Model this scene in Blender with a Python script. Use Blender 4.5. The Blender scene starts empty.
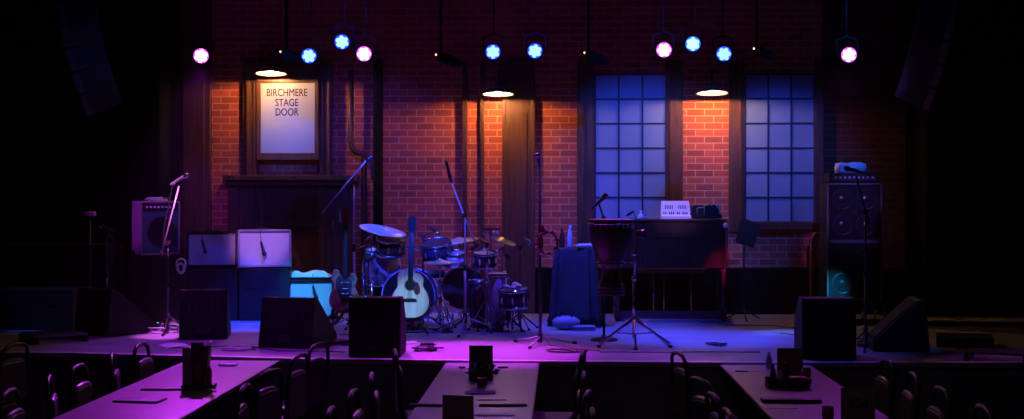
import bpy, math, random
from mathutils import Vector, Matrix
R = math.radians
random.seed(7)
S = bpy.context.scene
COL = S.collection
PI = math.pi

# ------------------------------------------------------------------ camera, world, exposure
F = 1350.0; HZ = 198.0; H = 2.18; YAW = math.atan(48 / F)
ct, st = math.cos(YAW), math.sin(YAW)
cam = bpy.data.cameras.new('camera'); co = bpy.data.objects.new('camera', cam); COL.objects.link(co)
co.location = (0, 0, H); co.rotation_euler = (R(90), 0, YAW)
cam.sensor_width = 36; cam.lens = F / 1024 * 36; cam.shift_y = -(209.5 - HZ) / 1024
cam.clip_start = .1; cam.clip_end = 100
S.camera = co
S.view_settings.view_transform = 'Standard'; S.view_settings.look = 'None'
S.view_settings.gamma = 1; S.view_settings.use_curve_mapping = False
S.view_settings.exposure = 0.0
w = bpy.data.worlds.new('world'); S.world = w; w.use_nodes = True
w.node_tree.nodes['Background'].inputs[0].default_value = (.2, .25, 1, 1)
w.node_tree.nodes['Background'].inputs[1].default_value = .0006
hz = w.node_tree.nodes.new('ShaderNodeVolumeScatter'); hz.inputs['Density'].default_value = .0009; hz.inputs['Anisotropy'].default_value = .65
w.node_tree.links.new(hz.outputs[0], w.node_tree.nodes['World Output'].inputs['Volume'])   # thin stage haze
S.cycles.use_denoising = True
S.cycles.sample_clamp_indirect = 3
S.cycles.max_bounces = 5
S.cycles.caustics_reflective = False; S.cycles.caustics_refractive = False

def P(px, py, Y):
    """the point of the plane y=Y seen at a pixel of the photograph"""
    a = (px - 512) / F
    x = Y * (a * ct - st) / (ct + a * st)
    d = -x * st + Y * ct
    return Vector((x, Y, H - (py - HZ) * d / F))
def G(px, py, z0):
    d = (H - z0) * F / (py - HZ); l = (px - 512) / F * d
    return Vector((-st * d + ct * l, ct * d + st * l, z0))

ZS = .80                       # stage floor
YW = 16.15                     # back wall
MAG = (1, .10, .85); VIO = (.55, .10, 1); BLU = (.03, .12, 1); CYA = (.05, .45, 1); WRM = (1, .50, .18)

def spot(name, loc, to, col, W, cone, blend=.5, size=.06):
    l = bpy.data.lights.new(name, 'SPOT'); l.energy = W; l.color = col
    l.spot_size = R(cone); l.spot_blend = blend; l.shadow_soft_size = size
    o = bpy.data.objects.new(name, l); COL.objects.link(o); o.location = loc
    o.rotation_euler = (Vector(to) - Vector(loc)).to_track_quat('-Z', 'Y').to_euler()
    return o

YT = 13.6
# lens pixel, colour name, floor/table target, watts, cone
ZT0 = .79
CANS = [
 ((201, 56), 'magenta', G(200, 378, ZT0), 620, 48),
 ((309, 56), 'blue',    G(255, 325, ZS), 1500, 36),
 ((342, 42), 'blue',    G(420, 320, ZS), 1800, 36),
 ((364, 54), 'magenta', G(468, 351, ZS), 1100, 34),
 ((493, 52), 'blue',    G(478, 385, ZT0), 90, 40),
 ((535, 51), 'blue',    G(600, 326, ZS), 700, 46),
 ((664, 50), 'magenta', G(560, 368, ZT0), 160, 54),
 ((693, 44), 'ice',     G(785, 333, ZS), 900, 15),
 ((724, 54), 'blue',    G(705, 338, ZS), 900, 44),
 ((849, 55), 'magenta', G(800, 385, ZT0), 80, 46),
]
CCOL = {'magenta': (.62, .035, 1), 'blue': (.02, .05, 1), 'ice': (.08, .16, 1)}
for (pp, cn, to, W, cone) in CANS:
    a = P(pp[0], pp[1], YT)
    d = (Vector(to) - a).normalized()
    spot('stage_spot_beam', a + d * .12, to, CCOL[cn], W, cone, .8, .05)
# lamps on the front-of-house bar, above and outside the frame
FOH = [
 ((-2.5, 10.5, 4.6), P(354, 264, 13.6), (.04, .14, 1), 2600, 8),
 ((-6.4, 12.6, 4.7), P(60, 300, 14.0), (.04, .12, 1), 260, 20),
 ((-3.3, 12.5, 4.7), G(166, 336, ZS), (.8, .12, 1), 2200, 11),
 ((5.2, 12.6, 4.7), G(1000, 360, ZS), (.5, .06, .8), 110, 16),
 ((-3.2, 11.6, 4.7), P(172, 212, 13.6), (1, .20, .90), 2400, 10),
 ((3.3, 11.5, 4.6), P(719, 268, 15.1), (1, .05, .30), 1500, 4),
 ((4.6, 10.6, 4.6), P(905, 325, 12.4), (.03, .2, 1), 130, 12),
 ((-1.5, 14.6, 4.7), P(95, 60, 12.4), (.04, .12, 1), 160, 16),
 ((1.5, 14.6, 4.7), P(925, 60, 12.4), (.06, .08, 1), 160, 16),
 ((-.6, 12.3, 4.6), (-.65, 12.0, ZS), (.60, .02, 1), 1000, 37),
 ((-3.0, 12.6, 4.6), (-2.9, 12.5, ZS), (.35, .025, 1), 420, 60),
 ((1.4, 12.6, 4.6), (1.4, 12.5, ZS), (.06, .035, 1), 420, 54),
 ((0, 13.0, 4.6), (-.3, 14.9, ZS), (.07, .04, 1), 420, 74),
 ((-2.4, 9.5, 4.5), P(262, 248, 15.4), (.62, .24, 1), 1300, 7.5),      # purple on the two grey amplifiers
 ((-6.2, 12.3, 3.9), P(150, 228, 15.2), (.6, .04, 1), 300, 12),
 ((-2.2, 11.6, 4.5), P(306, 295, 15.2), (.02, .50, 1), 1300, 9),
 ((-.9, 10.5, 4.5), P(408, 304, 13.6), (.12, .36, 1), 1800, 6.5),
 ((-1.9, 10.0, 4.5), P(430, 262, 14.5), (.02, .06, 1), 3200, 15),
 ((.9, 12.5, 4.5), P(640, 205, YW), (.02, .10, 1), 580, 44),
 ((2.9, 12.8, 4.5), P(775, 200, YW), (.02, .10, 1), 400, 40),
 ((3.6, 11.0, 4.5), P(577, 285, 14.5), (.05, .16, 1), 420, 6),
 ((1.2, 9.5, 4.5), P(676, 212, 15.3), (.75, .3, 1), 500, 7),
 ((2.6, 9.5, 4.5), P(854, 210, 15.0), (.28, .14, 1), 850, 9),
 ((3.0, 11.0, 4.5), P(834, 290, 15.0), (.02, .5, 1), 5000, 4),
 ((-4.0, 12.5, 4.5), P(194, 230, YW), (.30, .05, 1), 200, 22),
 ((-1.9, 12.8, 4.5), P(350, 250, YW), (.05, .05, 1), 380, 60),
 ((-2.9, 12.5, 4.5), P(287, 135, YW), (.03, .16, 1), 420, 14),
]
for (a, to, c, W, cone) in FOH:
    spot('front_spot_beam', a, to, c, W, cone, .8, .05)

hl = bpy.data.lights.new('audience_fill', 'AREA'); hl.energy = 6; hl.size = 1.5; hl.color = (.8, .5, 1)
ho = bpy.data.objects.new('audience_fill', hl); COL.objects.link(ho); ho.location = (0, 5, 4.7)   # dim fill added above the audience to lift chairs and cards, outside the frame

# ------------------------------------------------------------------ materials
def mat(name, col, rough=.6, metal=0, spec=.4, var=.12, scale=6, emit=None, es=0, bump=0, bscale=80, alpha=None):
    m = bpy.data.materials.new(name); m.use_nodes = True
    nt = m.node_tree; b = nt.nodes['Principled BSDF']
    tc = nt.nodes.new('ShaderNodeTexCoord')
    n = nt.nodes.new('ShaderNodeTexNoise'); n.inputs['Scale'].default_value = scale; n.inputs['Detail'].default_value = 5
    nt.links.new(tc.outputs['Object'], n.inputs['Vector'])
    r = nt.nodes.new('ShaderNodeValToRGB')
    r.color_ramp.elements[0].position = .3; r.color_ramp.elements[1].position = .7
    r.color_ramp.elements[0].color = (*[max(0, c * (1 - var)) for c in col], 1)
    r.color_ramp.elements[1].color = (*[min(1, c * (1 + var)) for c in col], 1)
    nt.links.new(n.outputs['Fac'], r.inputs['Fac']); nt.links.new(r.outputs['Color'], b.inputs['Base Color'])
    b.inputs['Roughness'].default_value = rough; b.inputs['Metallic'].default_value = metal
    b.inputs['Specular IOR Level'].default_value = spec
    if emit: b.inputs['Emission Color'].default_value = (*emit, 1); b.inputs['Emission Strength'].default_value = es
    if bump:
        n2 = nt.nodes.new('ShaderNodeTexNoise'); n2.inputs['Scale'].default_value = bscale
        nt.links.new(tc.outputs['Object'], n2.inputs['Vector'])
        bp = nt.nodes.new('ShaderNodeBump'); bp.inputs['Strength'].default_value = bump; bp.inputs['Distance'].default_value = .01
        nt.links.new(n2.outputs['Fac'], bp.inputs['Height']); nt.links.new(bp.outputs['Normal'], b.inputs['Normal'])
    return m
def brick_mat(name='brick', k=1):
    m = bpy.data.materials.new(name); m.use_nodes = True; nt = m.node_tree; b = nt.nodes['Principled BSDF']
    tc = nt.nodes.new('ShaderNodeTexCoord'); sp = nt.nodes.new('ShaderNodeSeparateXYZ'); cb = nt.nodes.new('ShaderNodeCombineXYZ')
    nt.links.new(tc.outputs['Object'], sp.inputs[0]); nt.links.new(sp.outputs['X'], cb.inputs['X']); nt.links.new(sp.outputs['Z'], cb.inputs['Y'])
    t = nt.nodes.new('ShaderNodeTexBrick'); nt.links.new(cb.outputs[0], t.inputs['Vector'])
    t.inputs['Scale'].default_value = 1; t.inputs['Brick Width'].default_value = .215; t.inputs['Row Height'].default_value = .081
    t.inputs['Mortar Size'].default_value = .0065; t.inputs['Mortar Smooth'].default_value = .2; t.inputs['Bias'].default_value = -.1
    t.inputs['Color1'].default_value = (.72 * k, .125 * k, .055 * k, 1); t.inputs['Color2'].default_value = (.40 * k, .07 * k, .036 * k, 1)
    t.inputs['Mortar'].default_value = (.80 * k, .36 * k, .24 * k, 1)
    n = nt.nodes.new('ShaderNodeTexNoise'); n.inputs['Scale'].default_value = 9; n.inputs['Detail'].default_value = 6
    nt.links.new(tc.outputs['Object'], n.inputs['Vector'])
    mx = nt.nodes.new('ShaderNodeMix'); mx.data_type = 'RGBA'; mx.blend_type = 'MULTIPLY'; mx.inputs[0].default_value = .35
    nt.links.new(t.outputs['Color'], mx.inputs[6]); nt.links.new(n.outputs['Color'], mx.inputs[7]); nt.links.new(mx.outputs[2], b.inputs['Base Color'])
    bp = nt.nodes.new('ShaderNodeBump'); bp.invert = True; bp.inputs['Strength'].default_value = .5; bp.inputs['Distance'].default_value = .006
    nt.links.new(t.outputs['Fac'], bp.inputs['Height']); nt.links.new(bp.outputs['Normal'], b.inputs['Normal'])
    b.inputs['Roughness'].default_value = .85
    return m
def wood_mat(name, c1, c2, rough=.5, sc=(14, 14, 1.2)):
    m = bpy.data.materials.new(name); m.use_nodes = True; nt = m.node_tree; b = nt.nodes['Principled BSDF']
    tc = nt.nodes.new('ShaderNodeTexCoord'); mp = nt.nodes.new('ShaderNodeMapping'); mp.inputs['Scale'].default_value = sc
    n = nt.nodes.new('ShaderNodeTexNoise'); n.inputs['Scale'].default_value = 2.2; n.inputs['Detail'].default_value = 8; n.inputs['Distortion'].default_value = .6
    r = nt.nodes.new('ShaderNodeValToRGB'); r.color_ramp.elements[0].position = .35; r.color_ramp.elements[1].position = .68
    r.color_ramp.elements[0].color = (*c1, 1); r.color_ramp.elements[1].color = (*c2, 1)
    nt.links.new(tc.outputs['Object'], mp.inputs[0]); nt.links.new(mp.outputs[0], n.inputs['Vector'])
    nt.links.new(n.outputs['Fac'], r.inputs[0]); nt.links.new(r.outputs[0], b.inputs['Base Color'])
    b.inputs['Roughness'].default_value = rough
    return m
def cloth_mat(name, col, scale=500, rough=.9, c2=None):
    m = bpy.data.materials.new(name); m.use_nodes = True; nt = m.node_tree; b = nt.nodes['Principled BSDF']
    tc = nt.nodes.new('ShaderNodeTexCoord'); wv = nt.nodes.new('ShaderNodeTexWave'); wv.inputs['Scale'].default_value = scale / 10
    wv.bands_direction = 'DIAGONAL'; wv.inputs['Distortion'].default_value = 1
    nt.links.new(tc.outputs['Object'], wv.inputs['Vector'])
    r = nt.nodes.new('ShaderNodeValToRGB'); c2 = c2 or [c * .75 for c in col]
    r.color_ramp.elements[0].color = (*c2, 1); r.color_ramp.elements[1].color = (*col, 1)
    nt.links.new(wv.outputs['Fac'], r.inputs[0]); nt.links.new(r.outputs[0], b.inputs['Base Color'])
    b.inputs['Roughness'].default_value = rough; b.inputs['Specular IOR Level'].default_value = .2
    return m
M = dict(
 brick=brick_mat(), shadedbrick=brick_mat('brick_in_shade', .22),  # second brick is the same one with shade put into its colour
 wood=wood_mat('brown_wood', (.07, .026, .012), (.14, .05, .022), .5),
 darkwood=wood_mat('dark_wood', (.055, .018, .010), (.12, .042, .02), .5),
 organwood=wood_mat('walnut', (.02, .008, .004), (.055, .02, .01), .35),
 spruce=wood_mat('spruce', (.62, .46, .26), (.80, .64, .40), .35, (30, 30, 1)),
 mahog=wood_mat('mahogany', (.10, .03, .015), (.2, .06, .03), .35),
 stage=mat('stage_floor', (.27, .26, .28), .42, spec=.5, var=.25, scale=2.2, bump=.15, bscale=30),
 nosing=mat('stage_edge', (.62, .58, .60), .4),
 black=mat('black_paint', (.004, .004, .005), .8, spec=.1),
 blackwall=mat('black_wall', (.004, .004, .005), .9, spec=.1),
 drape=mat('black_drape', (.009, .008, .010), .95, spec=.1, var=.3, scale=20),
 carpet=mat('dark_carpet', (.006, .005, .006), .95, spec=.05, var=.4, scale=40, bump=.4, bscale=300),
 tolex=mat('black_tolex', (.009, .009, .010), .6, spec=.25, bump=.3, bscale=400),
 steelgrille=mat('black_steel_grille', (.006, .006, .007), .8, spec=.1, var=.5, scale=300),
 greytolex=mat('grey_tolex', (.30, .27, .30), .5, bump=.2, bscale=300),
 grille=cloth_mat('silver_grille_cloth', (.62, .60, .62), 700),
 bluegrille=cloth_mat('blue_grille_cloth', (.05, .14, .18), 700),
 panel=mat('control_panel', (.05, .05, .055), .35, metal=.5),
 chrome=mat('chrome', (.62, .62, .65), .18, metal=1, var=.05),
 stand=mat('black_stand_metal', (.05, .05, .055), .3, metal=.7),
 steel=mat('bright_stand_metal', (.45, .45, .48), .4, metal=.4),
 rubber=mat('rubber', (.01, .01, .01), .7),
 gold=mat('brass', (.60, .36, .10), .3, metal=1),
 cymbal=mat('cymbal_bronze', (.40, .34, .26), .38, metal=.6, var=.1, scale=30),
 shell=mat('purple_sparkle_shell', (.50, .42, .58), .22, spec=.7, var=.5, scale=200),
 redshell=mat('wine_shell', (.07, .014, .016), .25, spec=.6),
 darkshell=mat('dark_blue_shell', (.02, .03, .07), .2, spec=.7),
 head=mat('drum_head', (.20, .20, .21), .5),
 blackhead=mat('black_drum_head', (.012, .012, .014), .3, spec=.6),
 hide=mat('goatskin', (.55, .42, .34), .6),
 djembe=wood_mat('djembe_wood', (.008, .004, .003), (.022, .008, .005), .35),
 white=mat('white_plastic', (.75, .73, .74), .4, var=.03),
 key=mat('key_black', (.006, .006, .006), .6, spec=.2),
 keyred=mat('dark_print', (.14, .10, .11), .5),
 towel=mat('white_towel', (.78, .78, .78), .95, bump=.8, bscale=120),
 glassblue=mat('frosted_window_glass', (.22, .31, .48), .55, var=.08, scale=1.5),
 mull=mat('window_bar_paint', (.02, .025, .04), .5),
 sign=mat('sign_board', (.36, .38, .44), .5, var=.05, scale=2),
 letter=mat('sign_letter_paint', (.03, .015, .02), .6),
 bulb=mat('warm_bulb', (1, .8, .5), .5, emit=(1, .50, .20), es=1700),
 shadein=mat('shade_white_enamel', (.85, .80, .70), .35, var=.03),
 shadeout=mat('shade_green_enamel', (.12, .13, .16), .3, spec=.6),
 tabletop=mat('table_top', (.27, .24, .29), .38, spec=.4, var=.08, scale=5),
 tabledge=mat('table_edge', (.02, .02, .02), .5),
 vinyl=mat('chair_vinyl', (.055, .045, .06), .42, spec=.5),
 vinylcap=mat('chair_back_piping', (.20, .17, .21), .35, spec=.5),
 chairmetal=mat('chair_metal', (.012, .011, .012), .4, metal=.3),
 paper=mat('paper', (.85, .83, .82), .7, var=.05),
 card=mat('dark_card', (.08, .05, .05), .6),
 tan=mat('tan_card', (.24, .17, .12), .6),
 redp=mat('red_plastic', (.25, .03, .03), .35),
 napkin=mat('blue_napkin', (.16, .16, .38), .9),
 wax=mat('candle_glass', (.30, .12, .12), .15, spec=.7),
 bottle=mat('bottle_plastic', (.55, .58, .62), .12, spec=.7),
 silver=mat('cutlery', (.7, .7, .72), .2, metal=1),
 leaf=mat('dark_leaf', (.03, .05, .02), .6),
 burst=wood_mat('sunburst', (.06, .05, .03), (.36, .32, .16), .2, (6, 6, 6)),
 pickguard=mat('tortoise_pickguard', (.14, .02, .02), .25),
 cable=mat('black_cable', (.02, .02, .022), .4, spec=.6),
 cabgrey=mat('grey_cable', (.60, .57, .62), .4),
 ledc=mat('cyan_indicator', (.2, .6, 1), .4, emit=(.15, .55, 1), es=6),
 ledp=mat('pink_indicator', (1, .3, .5), .4, emit=(1, .2, .5), es=1.5),
 ledw=mat('small_white_indicator', (1, .7, .5), .4, emit=(1, .55, .35), es=3),
 curtcloth=mat('black_cloth', (.02, .02, .024), .8, var=.2),
 casealu=mat('case_edge', (.25, .25, .27), .35, metal=.9),
 case=mat('black_case', (.014, .014, .016), .5),
 copper=mat('copper_pipe', (.28, .12, .05), .35, metal=.6),
)
for k, c in CCOL.items():
    M['lens_' + k] = mat('lens_' + k, (.3, .3, .3), .4, emit={'magenta': (1, .42, 1), 'blue': (.07, .14, 1), 'ice': (.09, .20, 1)}[k], es={'magenta': 5, 'blue': 7, 'ice': 7}[k])
    M['plate_' + k] = mat('plate_' + k, (.1, .1, .1), .4, emit={'magenta': (1, .05, 1), 'blue': (.01, .04, 1), 'ice': (.02, .10, 1)}[k], es={'magenta': 2.5, 'blue': 2, 'ice': 2}[k])

# ------------------------------------------------------------------ mesh helpers
class MB:
    def __init__(s): s.v = []; s.f = []; s.sm = []
    def add(s, vs, fs, smooth=False, T=None):
        n = len(s.v)
        s.v += [tuple(T @ Vector(v)) if T else tuple(v) for v in vs]
        s.f += [tuple(i + n for i in f) for f in fs]; s.sm += [smooth] * len(fs); return s
    def box(s, x0, x1, y0, y1, z0, z1, T=None):
        vs = [(x, y, z) for z in (z0, z1) for y in (y0, y1) for x in (x0, x1)]
        return s.add(vs, [(0, 2, 3, 1), (4, 5, 7, 6), (0, 1, 5, 4), (2, 6, 7, 3), (0, 4, 6, 2), (1, 3, 7, 5)], False, T)
    def tube(s, a, b, r, r2=None, n=10):
        return s.path([a, b], [r, r if r2 is None else r2], n)
    def path(s, pts, r, n=8, closed=False):
        pts = [Vector(p) for p in pts]; k = len(pts); rs = r if isinstance(r, (list, tuple)) else [r] * k
        vs = []; up = None
        for i, p in enumerate(pts):
            if closed: t = pts[(i + 1) % k] - pts[i - 1]
            else: t = pts[min(i + 1, k - 1)] - pts[max(i - 1, 0)]
            t.normalize()
            if up is None: up = Vector((0, 0, 1)) if abs(t.z) < .9 else Vector((1, 0, 0))
            u = (up - t * up.dot(t)).normalized(); up = u; q = t.cross(u)
            for j in range(n):
                an = 2 * PI * j / n; vs.append(p + (u * math.cos(an) + q * math.sin(an)) * rs[i])
        fs = []
        for i in range(k if closed else k - 1):
            i2 = (i + 1) % k
            for j in range(n): j2 = (j + 1) % n; fs.append((i * n + j, i * n + j2, i2 * n + j2, i2 * n + j))
        s.add(vs, fs, True)
        if not closed:
            m = len(s.v) - len(vs)
            s.f.append(tuple(m + j for j in reversed(range(n)))); s.f.append(tuple(m + (k - 1) * n + j for j in range(n))); s.sm += [False, False]
        return s
    def lathe(s, prof, n=28, T=None, smooth=True):
        vs = []; k = len(prof)
        for (r, z) in prof:
            for j in range(n): a = 2 * PI * j / n; vs.append((r * math.cos(a), r * math.sin(a), z))
        fs = []
        for i in range(k - 1):
            for j in range(n): j2 = (j + 1) % n; fs.append((i * n + j, i * n + j2, (i + 1) * n + j2, (i + 1) * n + j))
        fs += [tuple(reversed(range(n))), tuple((k - 1) * n + j for j in range(n))]
        s.add(vs, fs, smooth, T); s.sm[-1] = s.sm[-2] = False
        return s
    def ring(s, prof, n=28, T=None):
        """a closed profile swung round z"""
        vs = []; k = len(prof)
        for (r, z) in prof:
            for j in range(n): a = 2 * PI * j / n; vs.append((r * math.cos(a), r * math.sin(a), z))
        fs = [(i * n + j, i * n + (j + 1) % n, ((i + 1) % k) * n + (j + 1) % n, ((i + 1) % k) * n + j) for i in range(k) for j in range(n)]
        return s.add(vs, fs, True, T)
    def prism(s, poly, h0, h1, T=None, smooth=False):
        """outline in x,z pushed along y from h0 to h1"""
        n = len(poly); vs = [(x, h0, z) for x, z in poly] + [(x, h1, z) for x, z in poly]
        fs = [tuple(range(n)), tuple(reversed(range(n, 2 * n)))]
        sm = [False, False]
        for i in range(n): j = (i + 1) % n; fs.append((i, i + n, j + n, j)); sm.append(smooth)
        m = len(s.sm); s.add(vs, fs, False, T); s.sm[m:] = sm
        return s
    def ball(s, c, rx, ry=None, rz=None, n=12, T=None):
        ry = ry or rx; rz = rz or rx; k = n // 2 + 1
        prof = [(max(1e-4, math.sin(PI * i / (k - 1))), -math.cos(PI * i / (k - 1))) for i in range(k)]
        TT = Matrix.Translation(c) @ (T or Matrix()) @ Matrix.Diagonal((rx, ry, rz, 1))
        return s.lathe(prof, n, TT)
    def build(s, name, m, parent=None, bevel=0, loc=None):
        me = bpy.data.meshes.new(name); me.from_pydata([tuple(v) for v in s.v], [], s.f)
        me.polygons.foreach_set('use_smooth', s.sm); me.materials.append(m)
        import bmesh as B
        bm = B.new(); bm.from_mesh(me); B.ops.recalc_face_normals(bm, faces=bm.faces); bm.to_mesh(me); bm.free()
        o = bpy.data.objects.new(name, me); COL.objects.link(o)
        if parent: o.parent = parent
        if loc is not None: o.location = loc
        if bevel:
            b = o.modifiers.new('bevel', 'BEVEL'); b.width = bevel; b.segments = 2; b.limit_method = 'ANGLE'; b.angle_limit = R(50)
        return o
def axis(c, d):
    """matrix whose z axis is d, at c"""
    return Matrix.Translation(c) @ Vector(d).to_track_quat('Z', 'Y').to_matrix().to_4x4()
def thing(name, label, cat, loc=(0, 0, 0), rz=0, group=None, rx=0):
    o = bpy.data.objects.new(name, None); COL.objects.link(o); o.location = loc; o.rotation_euler = (rx, 0, rz)
    o.empty_display_size = .1
    o['label'] = label; o['category'] = cat
    if group: o['group'] = group
    return o
def tag(o, label, cat, group=None, kind=None):
    o['label'] = label; o['category'] = cat
    if group: o['group'] = group
    if kind: o['kind'] = kind
    return o
def struct(o): o['kind'] = 'structure'; return o
def dup(o, parent=None):
    kids = [c for c in o.children]
    c = o.copy(); COL.objects.link(c); c.parent = parent
    for k in kids: dup(k, c)
    return c
def wiggle(a, b, n, amp, r=.004, z=None, seed=0):
    rd = random.Random(seed); a = Vector(a); b = Vector(b); pts = []
    d = (b - a); q = Vector((-d.y, d.x, 0)).normalized(); ph = rd.random() * 6
    for i in range(n + 1):
        t = i / n; p = a.lerp(b, t) + q * math.sin(t * 9 + ph) * amp * math.sin(PI * t) + q * rd.uniform(-.3, .3) * amp * math.sin(PI * t)
        pts.append(p)
    return pts

# ------------------------------------------------------------------ the room
struct(MB().box(-9, 9, -1.5, 16.5, -.1, 0).build('floor', M['carpet']))
struct(MB().box(-9, 9, -1.5, 16.5, 4.9, 5.0).build('ceiling', M['blackwall']))
struct(MB().box(-9.2, -9, -1.5, 16.5, 0, 4.9).build('wall_left', M['blackwall']))
struct(MB().box(9, 9.2, -1.5, 16.5, 0, 4.9).build('wall_right', M['blackwall']))
struct(MB().box(-9, 9, -1.7, -1.5, 0, 4.9).build('wall_front', M['blackwall']))
struct(MB().box(-9, 9, YW, YW + .2, 0, 4.9).build('wall_back', M['brick']))
# stage: front edge read from the photograph
front = [(-8.9, 11.95), (-4.35, 11.86), (-3.3, 11.68), (-2.2, 11.50), (-.5, 11.41), (1.7, 11.36), (3.0, 11.42), (8.9, 11.5)]
poly = front + [(8.9, YW - .02), (-8.9, YW - .02)]
mb = MB(); n = len(poly)
mb.add([(x, y, .001) for x, y in poly] + [(x, y, ZS) for x, y in poly], [tuple(reversed(range(n))), tuple(range(n, 2 * n))] + [(i, (i + 1) % n, (i + 1) % n + n, i + n) for i in range(n)])
struct(mb.build('stage_platform', M['stage']))
mb = MB()
for (a, b) in zip(front, front[1:]):
    d = Vector((b[0] - a[0], b[1] - a[1], 0)); T = Matrix.Translation((a[0], a[1], ZS)) @ Matrix.Rotation(math.atan2(d.y, d.x), 4, 'Z')
    mb.box(0, d.length, -.03, .06, -.035, .006, T)
struct(mb.build('trim_1', M['nosing']))

def wx(px, Y=YW): return P(px, 200, Y).x
def wz(py, px=560, Y=YW): return P(px, py, Y).z
def board(x0, x1, y0, y1, dep, mb, Y=YW):
    """a board on the back wall, given by its outline in the photograph"""
    Yf = Y - dep
    mb.box(wx(x0, Yf), wx(x1, Yf), Yf, Y - .001, max(wz(y1, (x0 + x1) / 2, Yf), ZS + .002), wz(y0, (x0 + x1) / 2, Yf))
    return mb
k = 2
def trim(rects, m='wood', bev=.006):
    global k
    mb = MB()
    for r in rects: board(*r, mb=mb)
    o = mb.build('trim_%d' % k, M[m], bevel=bev); struct(o); k += 1
    return o
BT = 318
trim([(177, 210, 0, BT, .10), (183, 204, 0, BT, .13)], 'darkwood')                     # pilaster at the left end
trim([(243, 253, 60, BT, .05), (330, 322, 60, BT, .05)] and [(243, 258, 62, 176, .06), (318, 332, 62, 176, .06), (258, 318, 62, 80, .06)], 'wood')
trim([(246, 249, 80, 176, .09), (253, 256, 80, 176, .085), (320, 323, 80, 176, .085), (327, 330, 80, 176, .09)], 'wood')
trim([(222, 358, 175, 180, .16), (226, 354, 180, 185, .11)], 'darkwood')              # ledge under the sign
trim([(228, 352, 185, BT, .03), (228, 238, 185, BT, .06), (256, 262, 185, BT, .05), (318, 324, 185, BT, .05), (342, 352, 185, BT, .06), (262, 318, 222, 226, .05), (238, 342, 290, BT, .05)], 'darkwood')
trim([(462, 467, 60, BT, .07), (480, 484, 60, BT, .07)], 'darkwood')
trim([(505, 532, 60, BT, .06), (502, 506, 60, BT, .075), (531, 535, 60, BT, .075), (510, 527, 112, 300, .075)], 'wood')
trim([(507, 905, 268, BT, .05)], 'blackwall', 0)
trim([(577, 594, 60, BT, .04), (580, 584, 60, BT, .055)], 'darkwood')
trim([(666, 683, 60, 232, .032), (669, 672, 60, 232, .045)], 'wood')
trim([(729, 744, 60, 232, .032), (739, 742, 60, 232, .045)], 'wood')
trim([(822, 912, -40, 270, .02)], 'shadedbrick', 0)  # right end of the brick wall, its dimness painted in as darker brick
trim([(815, 824, 60, 232, .06)], 'darkwood')
trim([(590, 670, 222, 230, .10), (740, 820, 222, 230, .10)], 'darkwood')
def window(name, x0, x1, y0, y1):
    Yf = YW - .03
    r = bpy.data.objects.new(name, None); COL.objects.link(r); r.location = (wx((x0 + x1) / 2), YW, wz(y1)); struct(r)
    ax, bx = wx(x0) - r.location.x, wx(x1) - r.location.x; az, bz = 0, wz(y0) - wz(y1)
    MB().box(ax, bx, -.02, -.004, az, bz).build('pane', M['glassblue'], r)
    mb = MB(); t = .011
    for i in range(4): x = ax + (bx - ax) * i / 3; mb.box(x - t, x + t, -.028, -.02, az, bz)
    for i in range(7): z = az + (bz - az) * i / 6; mb.box(ax - t, bx + t, -.0275, -.0205, z - t, z + t)
    mb.build('mullion', M['mull'], r)
window('window_1', 595, 666, 75, 222); window('window_2', 745, 814, 75, 222)

# stage door sign
Ys = YW - .08; c = P(287, 160, YW)
t = thing('door_sign', 'pale stage door sign with dark lettering in a brown wooden frame', 'sign', (c.x, Ys, c.z))
def lx(px): return wx(px, Ys) - c.x
def lz(py): return wz(py, 287, Ys) - c.z
MB().box(lx(261), lx(315), -.01, .02, lz(153), lz(83)).build('board', M['sign'], t)
mb = MB(); 
mb.box(lx(257), lx(319), -.03, .02, lz(160), lz(153)); mb.box(lx(257), lx(319), -.03, .02, lz(83), lz(79))
mb.box(lx(257), lx(261), -.03, .02, lz(153), lz(83)); mb.box(lx(315), lx(319), -.03, .02, lz(153), lz(83))
mb.build('frame', M['wood'], t, bevel=.004)
def text(s, size, loc, parent, m, name='lettering', rot=(R(90), 0, 0), ext=.002, sx=1):
    cu = bpy.data.curves.new(name, 'FONT'); cu.body = s; cu.size = size; cu.align_x = 'CENTER'; cu.align_y = 'CENTER'; cu.extrude = ext; cu.space_line = .95; cu.offset = 0
    o = bpy.data.objects.new(name, cu); COL.objects.link(o)
    me = bpy.data.meshes.new_from_object(o.evaluated_get(bpy.context.evaluated_depsgraph_get())); COL.objects.unlink(o); bpy.data.objects.remove(o)
    vs = [v.co.copy() for v in me.vertices]; fs = [tuple(p.vertices) for p in me.polygons]; n_ = len(vs); e_ = size * .016   # heavier strokes
    m2 = bpy.data.meshes.new(name); m2.from_pydata([tuple(v) for v in vs] + [(v.x + e_, v.y, v.z) for v in vs] + [(v.x, v.y + e_, v.z) for v in vs], [], [tuple(i + q * n_ for i in f) for q in range(3) for f in fs]); me = m2
    o = bpy.data.objects.new(name, me); COL.objects.link(o); me.materials.clear(); me.materials.append(m)
    o.location = loc; o.rotation_euler = rot; o.parent = parent; o.scale = (sx, 1, 1); return o
for s_, py in (('BIRCHMERE', 93), ('STAGE', 103), ('DOOR', 112.5)):
    text(s_, .125, (lx(287), -.013, lz(py)), t, M['letter'], sx=.76)

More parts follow.
